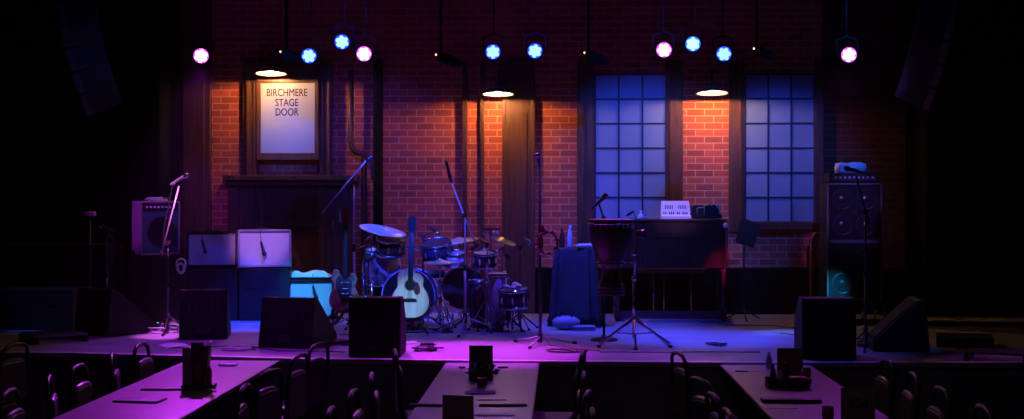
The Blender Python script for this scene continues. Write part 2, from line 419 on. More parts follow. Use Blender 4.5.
# pipes on the wall
def pipe(pts, r, m, label, name='wall_pipe'):
    mb = MB(); mb.path(pts, r, 10); o = mb.build(name, M[m]); tag(o, label, 'pipe'); return o
Yp = YW - .09
pipe([P(351, 70, Yp), P(351, 140, Yp), P(352, 148, Yp), P(356, 152, Yp), P(362, 153, Yp), P(364, 157, Yp), P(364, 316, Yp)], .035, 'darkwood', 'dark drain pipe with a bend beside the stage door')
pipe([P(378, 60, Yp), P(378, 200, Yp), P(378, 316, Yp)], .06, 'blackwall', 'thick straight black pipe at the edge of the left brick panel')
pipe([P(820, 233, 15.9), P(814, 234, 15.9), P(811, 240, 15.9), P(811, 312, 15.9)], .02, 'copper', 'thin copper coloured pipe with a hooked top near the bass stack')

# curtains
def curtain(x0, x1, label, seed):
    rd = random.Random(seed); n = 160; Y = YW - .35; a, b = wx(x0, Y), wx(x1, Y); vs = []; ph = 0
    for i in range(n + 1):
        x = a + (b - a) * i / n; ph += .55 + rd.uniform(-.25, .25); y = Y + .06 * math.sin(ph) + .02 * math.sin(ph * 2.3)
        vs += [(x, y, ZS + .01), (x, y, 4.85)]
    vs += [(v[0], v[1] + .012, v[2]) for v in vs]; m = 2 * (n + 1)
    fs = [(2 * i, 2 * i + 2, 2 * i + 3, 2 * i + 1) for i in range(n)] + [(m + 2 * i, m + 2 * i + 1, m + 2 * i + 3, m + 2 * i + 2) for i in range(n)]
    fs += [(2 * i + 1, 2 * i + 3, m + 2 * i + 3, m + 2 * i + 1) for i in range(n)] + [(2 * i, m + 2 * i, m + 2 * i + 2, 2 * i + 2) for i in range(n)]
    tag(MB().add(vs, fs, True).build('stage_curtain', M['drape']), label, 'curtain')
curtain(-260, 176, 'black pleated stage curtain hanging behind the left amplifier', 3)
curtain(906, 1300, 'black stage curtain hanging to the right of the bass stack', 4)

# ------------------------------------------------------------------ pendant lamps
def pendant(px, py, Y, label, arm, W):
    c = P(px, py, Y); t = thing('pendant_lamp', label, 'lamp', c, 0, None, R(-5))
    r = .19
    prof = [(r, 0), (r - .004, .006), (.15, .035), (.10, .065), (.055, .085), (.05, .12), (.03, .14), (.012, .145)]
    inn = [(r2 - .004 if r2 > .02 else r2, z - .006) for r2, z in prof[:6]]
    inn = [(r - .008, .002), (.148, .028), (.098, .058), (.053, .078)]
    MB().ring(prof[:5] + [(.002, .10), (.002, .094)] + inn[::-1], 40).build('lamp_shade', M['shadeout'], t)
    MB().ring([(r - .009, .001), (.147, .026), (.097, .056), (.052, .076), (.002, .09), (.002, .088), (.05, .073), (.095, .052), (.145, .022), (r - .012, 0)], 40).build('reflector', M['shadein'], t)
    MB().ball((0, 0, .020), .026, .026, .022).build('bulb', M['bulb'], t)
    MB().lathe([(.05, .088), (.045, .13), (.02, .15)], 20).build('socket', M['shadeout'], t)
    MB().path([(0, 0, .13), (0, 0, .22), (arm * .3, .05, .30), (arm, YW - Y, .34)], .012, 8).build('arm', M['stand'], t)
    MB().lathe([(.05, 0), (.05, .012), (.02, .03)], 20, axis((arm, YW - Y, .34), (0, -1, 0))).build('wall_plate', M['stand'], t)
    return t
pendant(271, 74, 15.75, 'lit warm pendant lamp above the stage door sign', .15, 26)
pendant(498, 94.5, 15.75, 'lit warm pendant lamp in the middle, over the brown wooden pilaster', .05, 40)
pendant(712, 93.5, 15.75, 'lit warm pendant lamp between the two blue windows', .05, 30)

# ------------------------------------------------------------------ lighting bars and cans
def bar(z, Y, label):
    mb = MB(); mb.tube((-7.5, Y, z), (7.5, Y, z), .028, n=12)
    for x in (-6, -3.6, -1.2, 1.2, 3.6, 6): mb.tube((x, Y, z), (x, Y, 4.9), .01)
    return tag(mb.build('lighting_bar', M['black']), label, 'bar')
bar(4.45, YT + .12, 'long black lighting bar that carries the glowing stage lights')
def can(px, py, cn, label, to, group=None):
    c = P(px, py, YT); t = thing('stage_light', label, 'stage light', c, 0)
    dirn = (Vector((c.x * .55, 6.0, 1.6)) - c).normalized()      # lenses look out over the stage front
    T = axis((0, 0, 0), dirn)
    MB().ring([(.078, -.012), (.082, .02), (.084, .02), (.084, -.02), (.06, -.17), (.03, -.20), (.002, -.20), (.002, -.19), (.05, -.16), (.072, -.02)], 24, T).build('housing', M['black'], t)
    ang = random.random()
    mb = MB()
    mb.lathe([(.0235, 0), (.0235, .010), (.015, .017)], 12, T)
    for i in range(6):
        a = ang + i * PI / 3; mb.lathe([(.0235, 0), (.0235, .010), (.015, .017)], 12, T @ Matrix.Translation((.044 * math.cos(a), .044 * math.sin(a), 0)))
    mb.build('lens', M['lens_' + cn], t)
    MB().lathe([(.074, -.02), (.074, -.012)], 24, T).build('face_plate', M['plate_' + cn], t)
    zt = 4.45 - c.z
    MB().path([(-.1, .05, 0), (-.1, .10, .16), (0, .12, .2), (.1, .10, .16), (.1, .05, 0)], .008, 6).build('yoke', M['black'], t)
    MB().tube((0, .12, .18), (0, .12, zt + .03), .007).build('hanger_rod', M['black'], t)
names = ['magenta stage light at the far left above the dark curtain', 'blue stage light above and right of the stage door sign lamp', 'blue stage light set highest, just left of a magenta one',
 'magenta stage light above the left brick panel', 'blue stage light above the middle pendant lamp, left of a pair', 'blue stage light above the brown pilaster, right of a pair',
 'magenta stage light above the left blue window', 'pale blue stage light between a magenta and a blue one', 'blue stage light above the right pendant lamp', 'magenta stage light at the far right beyond the windows']
for (pp, cn, to, W, cone), lb in zip(CANS, names): can(pp[0], pp[1], cn, lb, to)
# small idle fixtures with a lit indicator
for (px, py, lb) in ((440, 57, 'small unlit projector with a faint amber glint above the middle brick panel'), (588, 55, 'small unlit projector with a faint glint left of the left window'), (757, 51, 'small unlit projector with a white glint above the right window'), (285, 54, 'small unlit projector above the stage door lamp')):
    c = P(px, py, 14.6); t = thing('idle_projector', lb, 'stage light', c)
    mb = MB(); mb.lathe([(.05, -.02), (.055, 0), (.055, .16), (.035, .24), (.02, .26)], 18, axis((0, 0, 0), (.75, .3, -.25))); mb.build('housing', M['black'], t)
    MB().ball((-.04, -.05, .02), .010).build('indicator', M['ledw'], t)
    MB().box(-.01, .02, .05, .07, 0, 4.9 - c.z).build('hanger', M['black'], t)

# hanging loudspeaker columns
def array(px0, px1, py_b, Y, sgn, label):
    a = P((px0 + px1) / 2, py_b, Y); t = thing('line_array', label, 'loudspeaker', a, R(-40) * sgn)
    wid = .42; z = 0; y = 0; x = 0; T0 = Matrix()
    for i in range(7):
        ang = R(24 - i * 3.4); hh = .215
        T = Matrix.Translation((0, y, z)) @ Matrix.Rotation(ang, 4, 'X')
        e = MB(); e.prism([(-wid / 2, 0), (wid / 2, 0), (wid / 2, hh - .012), (-wid / 2, hh - .012)], -.02, .38, T)
        cab = e.build('cabinet', M['tolex'], t, bevel=.008)
        g = MB()
        for j in range(9): g.box(-wid / 2 + .03, wid / 2 - .03, -.028, -.021, .02 + j * .02, .03 + j * .02, T)
        g.build('front_grille', M['steelgrille'], cab)
        for q in (-1, 1): MB().box(q * (wid / 2 + .004) - .004, q * (wid / 2 + .004) + .004, -.02, .05, .01, hh - .02, T).build('side_plate', M['casealu'], cab)
        z += hh * math.cos(ang); y += -hh * math.sin(ang)
    MB().box(-.03, .03, .1, .2, z, 4.9 - a.z).build('flying_bracket', M['black'], t)
    return t
array(62, 92, 118, 12.2, 1, 'column of black hanging loudspeakers at the upper left')
array(925, 957, 112, 12.2, -1, 'column of black hanging loudspeakers at the upper right')

# ------------------------------------------------------------------ stage gear builders
def microphone(loc, d, label, L=.17, r=.024, m='chrome', body='stand', name='microphone', group=None):
    """d points from tail to grille"""
    t = thing(name, label, 'microphone', loc, 0, group); T = axis((0, 0, 0), d)
    MB().lathe([(.010, -L * .55), (.012, -L * .5), (.019, L * .2), (r * .95, L * .24)], 14, T).build('body', M[body], t)
    MB().lathe([(r * .95, L * .24), (r, L * .28), (r, L * .36), (r * .8, L * .46), (r * .4, L * .5), (.002, L * .51)], 14, T).build('grille', M[m], t)
    return t
def mic_stand(base, label, height, boom=None, feet=.33, rot=20, clutch_z=None, m='stand', low=.16, tripod=True, legm=None, boomm=None, cat='microphone stand', name='microphone_stand'):
    """boom: (start, end) in world; the pole top meets the boom"""
    b = Vector(base); t = thing(name, label, cat, b)
    if tripod:
        MB().tube((0, 0, low - .05), (0, 0, low + .05), .022).build('hub', M['rubber'], t)
        for i in range(3):
            a = R(rot + 120 * i); e = Vector((math.cos(a) * feet, math.sin(a) * feet, .012))
            l = MB().tube((math.cos(a) * .02, math.sin(a) * .02, low), e, .009).build('leg', M[legm or m], t)
            MB().tube(e * .93 + Vector((0, 0, .003)), e * 1.05 + Vector((0, 0, .0)), .014).build('rubber_foot', M['rubber'], l)
    else:
        MB().lathe([(.13, 0), (.135, .01), (.12, .022), (.03, .035), (.02, .06)], 30).build('round_base', M[m], t)
    z1 = height
    mb = MB(); mb.tube((0, 0, .03 if tripod else .05), (0, 0, z1 * .55), .0125); mb.tube((0, 0, z1 * .55), (0, 0, z1), .008); mb.build('pole', M[m], t)
    MB().tube((0, 0, z1 * .53), (0, 0, z1 * .58), .019).build('clutch', M['rubber'], t)
    if boom:
        s_, e = Vector(boom[0]) - b, Vector(boom[1]) - b
        MB().tube(s_, e, .009).build('boom', M[boomm or m], t)
        d = (e - s_).normalized(); MB().tube(s_ - d * .02, s_ + d * .05, .018).build('counterweight', M['rubber'], t)
        MB().tube((0, -.025, z1), (0, .025, z1), .025).build('boom_clutch', M['rubber'], t)
    return t
def xlr_cable(pts, label, r=.0035, m='cable', sub=None):
    mb = MB(); mb.path(pts, r, 6); o = mb.build('cable', M[m]); tag(o, label, 'cable'); return o
def coil(c, rad, turns, label, seed, m='cable', h=.02, plug=True):
    rd = random.Random(seed); pts = []
    for i in range(int(turns * 14)):
        a = i / 14 * 2 * PI; rr = rad * (1 + .25 * math.sin(a * .37 + seed) + rd.uniform(-.08, .08))
        pts.append((rr * math.cos(a) * 1.3 + .25 * rad * math.sin(a * .21), rr * math.sin(a), .007 + h * (.5 + .5 * math.sin(a * .83)) ))
    t = thing('cable_coil', label, 'cable', c)
    MB().path(pts, .0075, 6).build('cord', M[m], t)
    MB().tube(pts[-1], Vector(pts[-1]) + Vector((.07, .02, .0)), .010).build('plug', M['chrome'], t)
    return t

def wedge(loc, rz, w_, h_, d_, label, lean=.05, slots=True, top_d=.06, low_h=.09):
    t = thing('stage_monitor', label, 'loudspeaker', loc, rz)
    pr = [(0, 0), (lean, h_), (lean + top_d, h_), (d_, low_h), (d_, 0)]
    vs = [(-w_ / 2, y, z + .002) for y, z in pr] + [(w_ / 2, y, z + .002) for y, z in pr]; n = 5
    MB().add(vs, [(0, 1, 2, 3, 4), (9, 8, 7, 6, 5)] + [(i, i + 5, (i + 1) % 5 + 5, (i + 1) % 5) for i in range(5)]).build('cabinet', M['tolex'], t, bevel=.012)
    # speaker grille on the sloping face towards the performers
    a, b = Vector((0, lean + top_d + .01, h_ - .015)), Vector((0, d_ - .01, low_h + .015)); d = (b - a); nrm = Vector((0, -d.z, d.y)).normalized()
    if nrm.z < 0: nrm = -nrm
    mb = MB(); X = w_ / 2 - .03
    q = [Vector((-X, 0, 0)) + a, Vector((X, 0, 0)) + a, Vector((X, 0, 0)) + b, Vector((-X, 0, 0)) + b]
    mb.add([v + nrm * .004 for v in q] + [v + nrm * .014 for v in q], [(3, 2, 1, 0), (4, 5, 6, 7), (0, 1, 5, 4), (1, 2, 6, 5), (2, 3, 7, 6), (3, 0, 4, 7)])
    mb.build('speaker_grille', M['steelgrille'], t)
    if slots:
        for sx in (-.30, -.18, .18, .30):
            z0, z1 = h_ * .56, h_ * .80
            mb = MB(); x = sx * w_
            for (za, zb) in ((z0, z1),):
                ya, yb = lean * za / h_, lean * zb / h_
                mb.add([(x - .013, ya - .006, za), (x + .013, ya - .006, za), (x + .013, yb - .006, zb), (x - .013, yb - .006, zb),
                        (x - .013, ya + .004, za), (x + .013, ya + .004, za), (x + .013, yb + .004, zb), (x - .013, yb + .004, zb)],
                       [(0, 1, 2, 3), (7, 6, 5, 4), (0, 4, 5, 1), (1, 5, 6, 2), (2, 6, 7, 3), (3, 7, 4, 0)])
            mb.build('handle_slot', M['panel'], t)
    mb = MB()
    mb.box(-.06, .06, -.008, .004, .06, .12); mb.build('connector_plate', M['panel'], t)
    for s_ in (-1, 1):
        MB().ball((s_ * (w_ / 2 - .02), lean + .02, h_ - .006), .022, .022, .014).build('corner_protector', M['rubber'], t)
    return t
def road_case(loc, w_, d_, h_, label, rz=0, edge=True, casters=False):
    t = thing('road_case', label, 'case', loc, rz)
    z0 = .002
    MB().box(-w_ / 2 + .004, w_ / 2 - .004, .004, d_ - .004, z0, h_ - .003).build('case_body', M['case'], t)
    mb = MB(); e = .018
    for x in (-w_ / 2, w_ / 2 - e):
        for y in (0, d_ - e): mb.box(x, x + e, y, y + e, z0, h_)
    for z in (z0, h_ - e, h_ * .68):
        for y in (0, d_ - e): mb.box(-w_ / 2, w_ / 2, y, y + e, z, z + e)
        for x in (-w_ / 2, w_ / 2 - e): mb.box(x, x + e, 0, d_, z, z + e)
    mb.build('edging', M['casealu' if edge else 'case'], t)
    for x in (-w_ * .25, w_ * .25):
        MB().box(x - .05, x + .05, -.006, .004, h_ * .62, h_ * .76).build('latch', M['casealu' if edge else 'case'], t)
    return t
def amp(loc, w_, h_, d_, label, grille='grille', lean=0, top=.05, body='tolex', name='guitar_amplifier', panelfront=False, rz=0, inset=.03, knobs=True):
    t = thing(name, label, 'amplifier', loc, rz, None, R(-lean))
    mb = MB(); e = inset; w2 = w_ / 2
    mb.box(-w2, w2, .02, d_, .012, h_)                       # carcass
    for (a, b, c, d) in ((-w2, -w2 + e, .012, h_), (w2 - e, w2, .012, h_), (-w2, w2, .012, .012 + e), (-w2, w2, h_ - e, h_)): mb.box(a, b, 0, .03, c, d)
    mb.build('cabinet', M[body], t, bevel=.006)
    gt = h_ - e - top
    MB().box(-w2 + e + .002, w2 - e - .002, .008, .022, e + .014, gt).build('grille_cloth', M[grille], t)
    p = MB().box(-w2 + e + .002, w2 - e - .002, .006, .022, gt + .004, h_ - e - .002).build('control_panel', M['panel'], t)
    for i in range(8 if knobs else 0):
        x = -w2 + e + .05 + i * (w_ - 2 * e - .1) / 7
        MB().tube((x, .006, gt + top / 2 + .003), (x, -.012, gt + top / 2 + .003), min(.012, top * .3), n=10).build('knob', M['white'], p)
    MB().path([(-.10, d_ / 2, h_), (-.09, d_ / 2, h_ + .025), (.09, d_ / 2, h_ + .025), (.10, d_ / 2, h_)], .008, 8).build('handle', M['rubber'], t)
    for x in (-w2 + .05, w2 - .05):
        for y in (.05, d_ - .05): MB().lathe([(.018, 0), (.018, .013)], 12, Matrix.Translation((x, y, 0))).build('rubber_foot', M['rubber'], t)
    return t

# ------------------------------------------------------------------ left of stage: amplifiers
def on(px, Y, z): p = P(px, 200, Y); return Vector((p.x, Y, z))
def zat(py, Y, px=512): return P(px, py, Y).z
Ya = 15.05
zt = zat(256, Ya, 154)
road_case(on(158, Ya - .03, ZS), .66, .5, zt - ZS, 'tall black road case under the purple-sided bass amplifier', edge=False)
bw = .45
t = amp(on(160.5, Ya, zt), .45, .62, .36, 'bass amplifier with a purple-lit pale side and dark blue grille', grille='bluegrille', top=.10, body='greytolex', name='bass_amplifier', rz=R(33), inset=.022)
bass_top = zt + .62
mb = MB()
T = axis((.02, .004, .27), (0, -1, 0)); mb.lathe([(.17, .0), (.175, .006), (.16, .010), (.08, .004), (.03, .012)], 30, T)
mb.build('speaker_cone', M['blackhead'], t)
coil(on(156, Ya + .15, bass_top), .07, 4, 'coiled cable heaped on top of the bass amplifier', 5, 'cabgrey', .03)

zc = zat(268, 15.1, 240)
for (px, lb) in ((212, 'black road case under the left grey-fronted amplifier'), (264.5, 'black road case under the right grey-fronted amplifier')):
    road_case(on(px, 15.05, ZS), .57, .55, zc - ZS, lb, edge=False)
amp(on(212, 15.12, zc), .56, .42, .24, 'grey-fronted guitar amplifier on a case, left of its brighter twin', lean=9, top=.02, inset=.022, knobs=False, rz=R(14))
amp(on(265, 15.08, zc), .60, .44, .24, 'grey-fronted guitar amplifier on a case, brightest purple front', lean=9, top=.02, inset=.022, knobs=False, rz=R(18), body='greytolex')
amp(on(313, 15.15, ZS), .57, .46, .26, 'guitar amplifier on the floor with a cyan-lit front, towel on top', lean=5, top=.02, inset=.03, knobs=False, rz=R(14))
# towel on the low amp
mb = MB(); nx, ny = 22, 10; vs = []
rd = random.Random(3)
for i in range(nx + 1):
    for j in range(ny + 1):
        u, v = i / nx, j / ny; x = -.24 + .46 * u
        e = min(u, 1 - u, v, 1 - v); h = .055 * min(1, e * 7) ** .5 * (1 + .3 * math.sin(u * 9 + v * 3)) + .004
        vs.append((x, -.015 + .22 * v, h))
top = vs[:]; bot = [(x, y, 0) for x, y, z in vs]; m = len(top)
fs = []
for i in range(nx):
    for j in range(ny):
        a = i * (ny + 1) + j; b = a + 1; c = a + ny + 2; d = a + ny + 1; fs += [(a, b, c, d), (m + d, m + c, m + b, m + a)]
for i in range(nx):
    for j in (0, ny): a = i * (ny + 1) + j; d = a + ny + 1; fs.append((a, d, m + d, m + a))
for j in range(ny):
    for i in (0, nx): a = i * (ny + 1) + j; fs.append((a, a + 1, m + a + 1, m + a))
tag(mb.add(top + bot, fs, True).build('towel', M['towel'], loc=on(310, 15.2, ZS + .462 + .02)), 'folded white towel lying on the low cyan-lit amplifier', 'towel')
# microphones hung down in front of the amps on their cords
def hang_mic(px, py, Y, top, label, lc):
    c = P(px, py, Y)
    microphone(c, (0.25, .2, -1), label, L=.16, body='stand', m='stand', r=.026)
    pts = [c + Vector((-.02, 0, .08)), c + Vector((-.025, 0, .14)), Vector((c.x - .03, Y - .005, top - .02)), Vector((c.x - .03, Y + .03, top + .012)), Vector((c.x - .02, Y + .2, top + .012))]
    xlr_cable(pts, lc)
hang_mic(204, 247, 15.04, zc + .43, 'microphone hanging before the left grey-fronted amplifier', 'cord of the microphone draped over the left grey-fronted amplifier')
hang_mic(263, 249, 15.02, zc + .45, 'microphone hanging before the brightest purple amplifier', 'cord of the microphone draped over the brightest purple amplifier')
hang_mic(315, 293, 15.13, ZS + .50, 'microphone hanging before the cyan-lit low amplifier', 'cord of the microphone draped over the towel amplifier')
# white cable loop hung on case
c = P(181, 266, 14.95); mb = MB()
mb.path([(math.sin(a) * .05 * (1 + .3 * math.cos(a)), -.0 + .01 * math.sin(3 * a), .08 * math.cos(a)) for a in [i / 24 * 2 * PI for i in range(24)]], .013, 8, True)
mb.path([(math.sin(a) * .035, -.015, .05 * math.cos(a) - .02) for a in [i / 18 * 2 * PI for i in range(18)]], .012, 8, True)
tag(mb.build('cable_loop', M['white'], loc=c), 'pale looped cable hanging beside the left grey-fronted amplifier', 'cable')

# extra gear in the dark at far left
road_case(on(30, 13.9, ZS), .9, .6, .42, 'long dark case at the far left of the stage', edge=False)
road_case(on(52, 14.9, ZS), 1.3, .5, .86, 'big dark case in the shadows before the left curtain', edge=False)
wedge(Vector((*on(90, 13.35, ZS).xy, ZS)), R(-34), .54, .47, .62, 'floor monitor at the far left before the dark cases')
wedge(on(203, 13.0, ZS), R(9), .46, .485, .46, 'floor monitor below the two grey-fronted amplifiers')
wedge(on(284, 12.3, ZS), R(-15), .54, .46, .58, 'floor monitor in front of the cyan-lit amplifier', lean=.09)
wedge(on(374.5, 11.62, ZS), 0, .455, .515, .42, 'black floor monitor standing right before the drum kit', lean=.01, slots=False, top_d=.2, low_h=.3)
wedge(on(829.5, 11.62, ZS), 0, .46, .52, .42, 'black floor monitor standing before the bass stack', lean=.01, slots=False, top_d=.2, low_h=.3)
t = wedge(Vector((*on(926, 12.4, ZS).xy, ZS)), R(84), .5, .47, .5, 'tilted floor monitor at the right edge, seen from its side')

# mic stand at left, with boom leaning up
bp = on(168, 13.6, ZS)
j = P(166, 243, 13.6)
mic_stand(bp, 'boom microphone stand at the left, before the bass amplifier', j.z - ZS, (P(161, 256, 13.6), P(179, 186, 13.6)), rot=35, boomm='steel', feet=.25)
microphone(P(180, 179, 13.6), (1, -.2, .55), 'vocal microphone glowing pink on the left boom stand', L=.22, r=.028, body='steel')
xlr_cable([P(176, 182, 13.58), P(172, 187, 13.58), P(169, 205, 13.56), P(165, 222, 13.56), P(163, 240, 13.57), P(166, 270, 13.58), on(168, 13.57, ZS + .1), on(164, 13.5, ZS + .012)], 'cord running down the left boom stand', .005)
# stand in the far-left gloom
bp = on(107, 14.2, ZS); mic_stand(bp, 'short microphone stand in the gloom behind the far left monitor', zat(232, 14.2, 107) - ZS, (P(112, 240, 14.2), P(104, 226, 14.2)), rot=10)
microphone(P(106, 228, 14.2), (-.9, -.1, .4), 'microphone on the short stand in the far left gloom')
t = thing('reading_lamp', 'small purple-lit clip lamp in the dark at the far left', 'lamp', P(90, 216, 14.6))
MB().tube((0, 0, 0), (0, 0, -(P(90, 216, 14.6).z - ZS) + .02), .01).build('pole', M['stand'], t)
MB().box(-.06, .06, -.04, .04, 0, .05).build('hood', M['greytolex'], t, bevel=.01)
MB().lathe([(.14, 0), (.14, .015), (.02, .03)], 24, Matrix.Translation((0, 0, -(P(90, 216, 14.6).z - ZS) + .002))).build('foot', M['stand'], t)

# tall boom stand by the electric guitar
bp = on(354, 13.9, ZS); j = P(356, 183, 13.9)
mic_stand(bp, 'tall boom stand rising between the electric guitar and the drums', zat(181, 13.9, 354) - ZS, (P(319, 216, 13.75), P(366, 161, 13.95)), rot=50, m='steel')
microphone(P(372, 169, 13.95), (.05, 0, -1), 'slim microphone pointing down at the end of the tall left boom', L=.24, r=.02, m='stand')
xlr_cable([P(366, 161, 13.95), P(369, 158, 13.95), P(372, 161, 13.95)], 'short lead at the tip of the tall left boom', .006)
bp = on(333, 14.1, ZS); mic_stand(bp, 'thin straight stand left of the electric guitar', zat(222, 14.1, 333) - ZS, None, rot=0)

# ------------------------------------------------------------------ electric guitar
def body_outline(pts, n=6):
    """closed Catmull-Rom through pts"""
    out = []; k = len(pts)
    for i in range(k):
        p0, p1, p2, p3 = [Vector(pts[(i + q) % k]) for q in (-1, 0, 1, 2)]
        for s_ in range(n):
            t = s_ / n
            out.append(tuple(.5 * ((2 * p1) + (p2 - p0) * t + (2 * p0 - 5 * p1 + 4 * p2 - p3) * t * t + (3 * p1 - p0 - 3 * p2 + p3) * t ** 3)))
    return out
def electric(loc, rz, label):
    t = thing('electric_guitar', label, 'guitar', loc, rz, None, R(-8))
    o = body_outline([(0, .02), (-.10, 0), (-.16, .07), (-.145, .17), (-.115, .24), (-.14, .32), (-.12, .40), (-.07, .40), (-.035, .33), (.035, .33), (.06, .37), (.10, .36), (.12, .30), (.10, .23), (.14, .15), (.15, .06), (.09, 0)])
    MB().prism(o, -.02, .02, smooth=True).build('body', M['burst'], t, bevel=.006)
    pg = body_outline([(-.03, .10), (-.08, .18), (-.09, .30), (-.05, .35), (.04, .32), (.07, .28), (.06, .18), (.08, .10), (.03, .07)])
    MB().prism(pg, -.025, -.0205).build('pickguard', M['panel'], t)
    for z in (.15, .20, .26): MB().box(-.04, .04, -.034, -.0255, z, z + .018).build('pickup', M['chrome'], t, bevel=.003)
    MB().box(-.04, .04, -.034, -.0255, .09, .12).build('bridge', M['chrome'], t)
    for x, z in ((.06, .13), (.08, .09)): MB().tube((x, -.025, z), (x, -.045, z), .01).build('knob', M['white'], t)
    MB().box(-.024, .024, -.035, -.008, .32, .86).build('neck', M['key'], t, bevel=.006)
    hs = [(-.02, .86), (-.045, .90), (-.04, 1.02), (-.015, 1.05), (.02, 1.02), (.025, .9), (.022, .86)]
    h = MB().prism(hs, -.028, -.014).build('headstock', M['mahog'], t, bevel=.003)
    for i in range(6): MB().tube((-.042, -.02, .90 + i * .021), (-.07, -.02, .90 + i * .021), .007).build('tuning_peg', M['chrome'], h)
    mb = MB()
    for i in range(6): mb.box(-.017 + i * .0068 - .0006, -.017 + i * .0068 + .0006, -.0375, -.036, .11, .90)
    mb.build('strings', M['chrome'], t)
    return t
def guitar_stand(loc, label, rz=0, hgt=.62):
    t = thing('guitar_stand', label, 'guitar stand', loc, rz)
    MB().tube((0, .16, .25), (0, .09, hgt), .011).build('pole', M['stand'], t)
    for e in ((-.2, -.12, .01), (.2, -.12, .01), (0, .34, .01)):
        MB().tube((0, .16, .27), e, .009).build('leg', M['stand'], t)
    for s_ in (-1, 1): MB().path([(0, .14, .27), (s_ * .10, .09, .12), (s_ * .12, -.09, .10), (s_ * .12, -.10, .135)], .009, 8).build('rest_arm', M['rubber'], t)
    return t
ge = on(345, 13.55, ZS + .25)
electric(ge, R(4), 'electric guitar with a dark sunburst body on a floor stand')
guitar_stand(on(346, 13.6, ZS), 'black stand holding the sunburst electric guitar', hgt=.4)

# ------------------------------------------------------------------ acoustic guitar
def acoustic(loc, rz, label):
    t = thing('acoustic_guitar', label, 'guitar', loc, rz, None, R(-11))
    o = body_outline([(0, 0), (-.10, .012), (-.18, .08), (-.198, .17), (-.17, .26), (-.132, .325), (-.137, .40), (-.12, .47), (-.06, .505), (0, .51), (.035, .505), (.045, .465), (.09, .455), (.135, .40), (.132, .325), (.17, .26), (.198, .17), (.18, .08), (.10, .012)])
    MB().prism(o, 0, .105, smooth=True).build('body', M['mahog'], t, bevel=.004)
    o2 = [(x * .975, .255 + (z - .255) * .98) for x, z in o]
    MB().prism(o2, -.005, .001, smooth=True).build('soundboard', M['spruce'], t)
    MB().lathe([(.052, 0), (.052, .004)], 32, axis((0, -.005, .335), (0, -1, 0))).build('sound_hole', M['key'], t)
    MB().ring([(.054, 0), (.060, 0), (.060, .003), (.054, .003)], 32, axis((0, -.0052, .335), (0, -1, 0))).build('rosette', M['mahog'], t)
    pg = body_outline([(.045, .36), (.075, .36), (.10, .30), (.095, .25), (.06, .235), (.035, .285), (.055, .31)])
    MB().prism(pg, -.0085, -.0055).build('pickguard', M['pickguard'], t)
    MB().prism([(-.075, .165), (.075, .165), (.06, .195), (.02, .20), (-.02, .20), (-.06, .195)], -.016, -.0052).build('bridge', M['key'], t, bevel=.003)
    MB().box(-.026, .026, -.004, .01, .39, .86).build('neck', M['mahog'], t, bevel=.004)
    MB().box(-.026, .026, -.0165, -.0055, .375, .86).build('fingerboard', M['key'], t, bevel=.003)
    h = MB().prism([(-.024, .86), (-.038, .90), (-.036, 1.03), (0, 1.045), (.036, 1.03), (.038, .90), (.024, .86)], -.006, .008).build('headstock', M['key'], t, bevel=.003)
    for s_ in (-1, 1):
        for i in range(3): MB().tube((s_ * .036, .0, .91 + i * .045), (s_ * .062, .0, .91 + i * .045), .009).build('tuning_peg', M['chrome'], h)
    mb = MB()
    for i in range(6): mb.box(-.02 + i * .008 - .0007, -.02 + i * .008 + .0007, -.0195, -.0178, .18, .88)
    mb.build('strings', M['chrome'], t)
    return t
acoustic(on(409.5, 13.55, ZS + .17), R(-2), 'acoustic guitar with a pale top standing before the bass drum')
guitar_stand(on(409.5, 13.62, ZS), 'black stand holding the pale acoustic guitar', hgt=.5)

# ------------------------------------------------------------------ drums
def drum(c, d, r, depth, label, shell='shell', head='head', name='tom_drum', cat='drum', lugs=8, hoop='chrome', legs=None, both=True):
    """c: centre of the struck face, d: direction that face looks"""
    t = thing(name, label, cat, c); T = axis((0, 0, 0), d)
    MB().ring([(r, -.01), (r, -depth), (r - .008, -depth), (r - .008, -.01)], 40, T).build('shell', M[shell], t)
    MB().lathe([(r + .002, -.012), (r + .002, -.004), (r - .004, -.002)], 40, T).build('head', M[head], t)
    MB().lathe([(r - .004, -depth - .001), (r - .004, -depth + .004)], 40, T).build('bottom_head', M['head'], t)
    for zz in (0, -depth):
        MB().ring([(r + .003, zz - .012), (r + .014, zz - .014), (r + .014, zz + .014), (r + .003, zz + .012)], 40, T).build('hoop', M[hoop], t)
    for i in range(lugs):
        a = 2 * PI * (i + .5) / lugs; x, y = (r + .012) * math.cos(a), (r + .012) * math.sin(a)
        mb = MB(); mb.tube((x, y, -depth - .005), (x, y, .012), .0035, n=6); mb.box(x - .009, x + .009, y - .009, y + .009, -depth * .5 - .03, -depth * .5 + .03)
        mb.v = [tuple(T @ Vector(v)) for v in mb.v]; mb.build('lug', M['chrome'], t)
    return t
def stand_c(loc, h, label, feet=.28, rot=15, name='cymbal_stand', cat='cymbal stand', m='chrome', arm=None):
    t = thing(name, label, cat, loc)
    MB().tube((0, 0, .06), (0, 0, h * .6), .0125).build('lower_tube', M[m], t)
    MB().tube((0, 0, h * .58), (0, 0, h), .008).build('upper_tube', M[m], t)
    MB().tube((0, 0, h * .56), (0, 0, h * .62), .020).build('clamp', M[m], t)
    for i in range(3):
        a = R(rot + 120 * i); e = Vector((math.cos(a) * feet, math.sin(a) * feet, .014))
        mb = MB(); mb.tube((0, 0, .36), e, .008); mb.tube((0, 0, .10), e * .55 + Vector((0, 0, .155)), .006)
        l = mb.build('leg', M[m], t); MB().ball(e, .018, .018, .013).build('rubber_foot', M['rubber'], l)
    if arm:
        MB().tube((0, 0, h), Vector(arm), .007).build('boom_arm', M[m], t)
        MB().tube((0, -.02, h), (0, .02, h), .02).build('tilter', M[m], t)
    return t
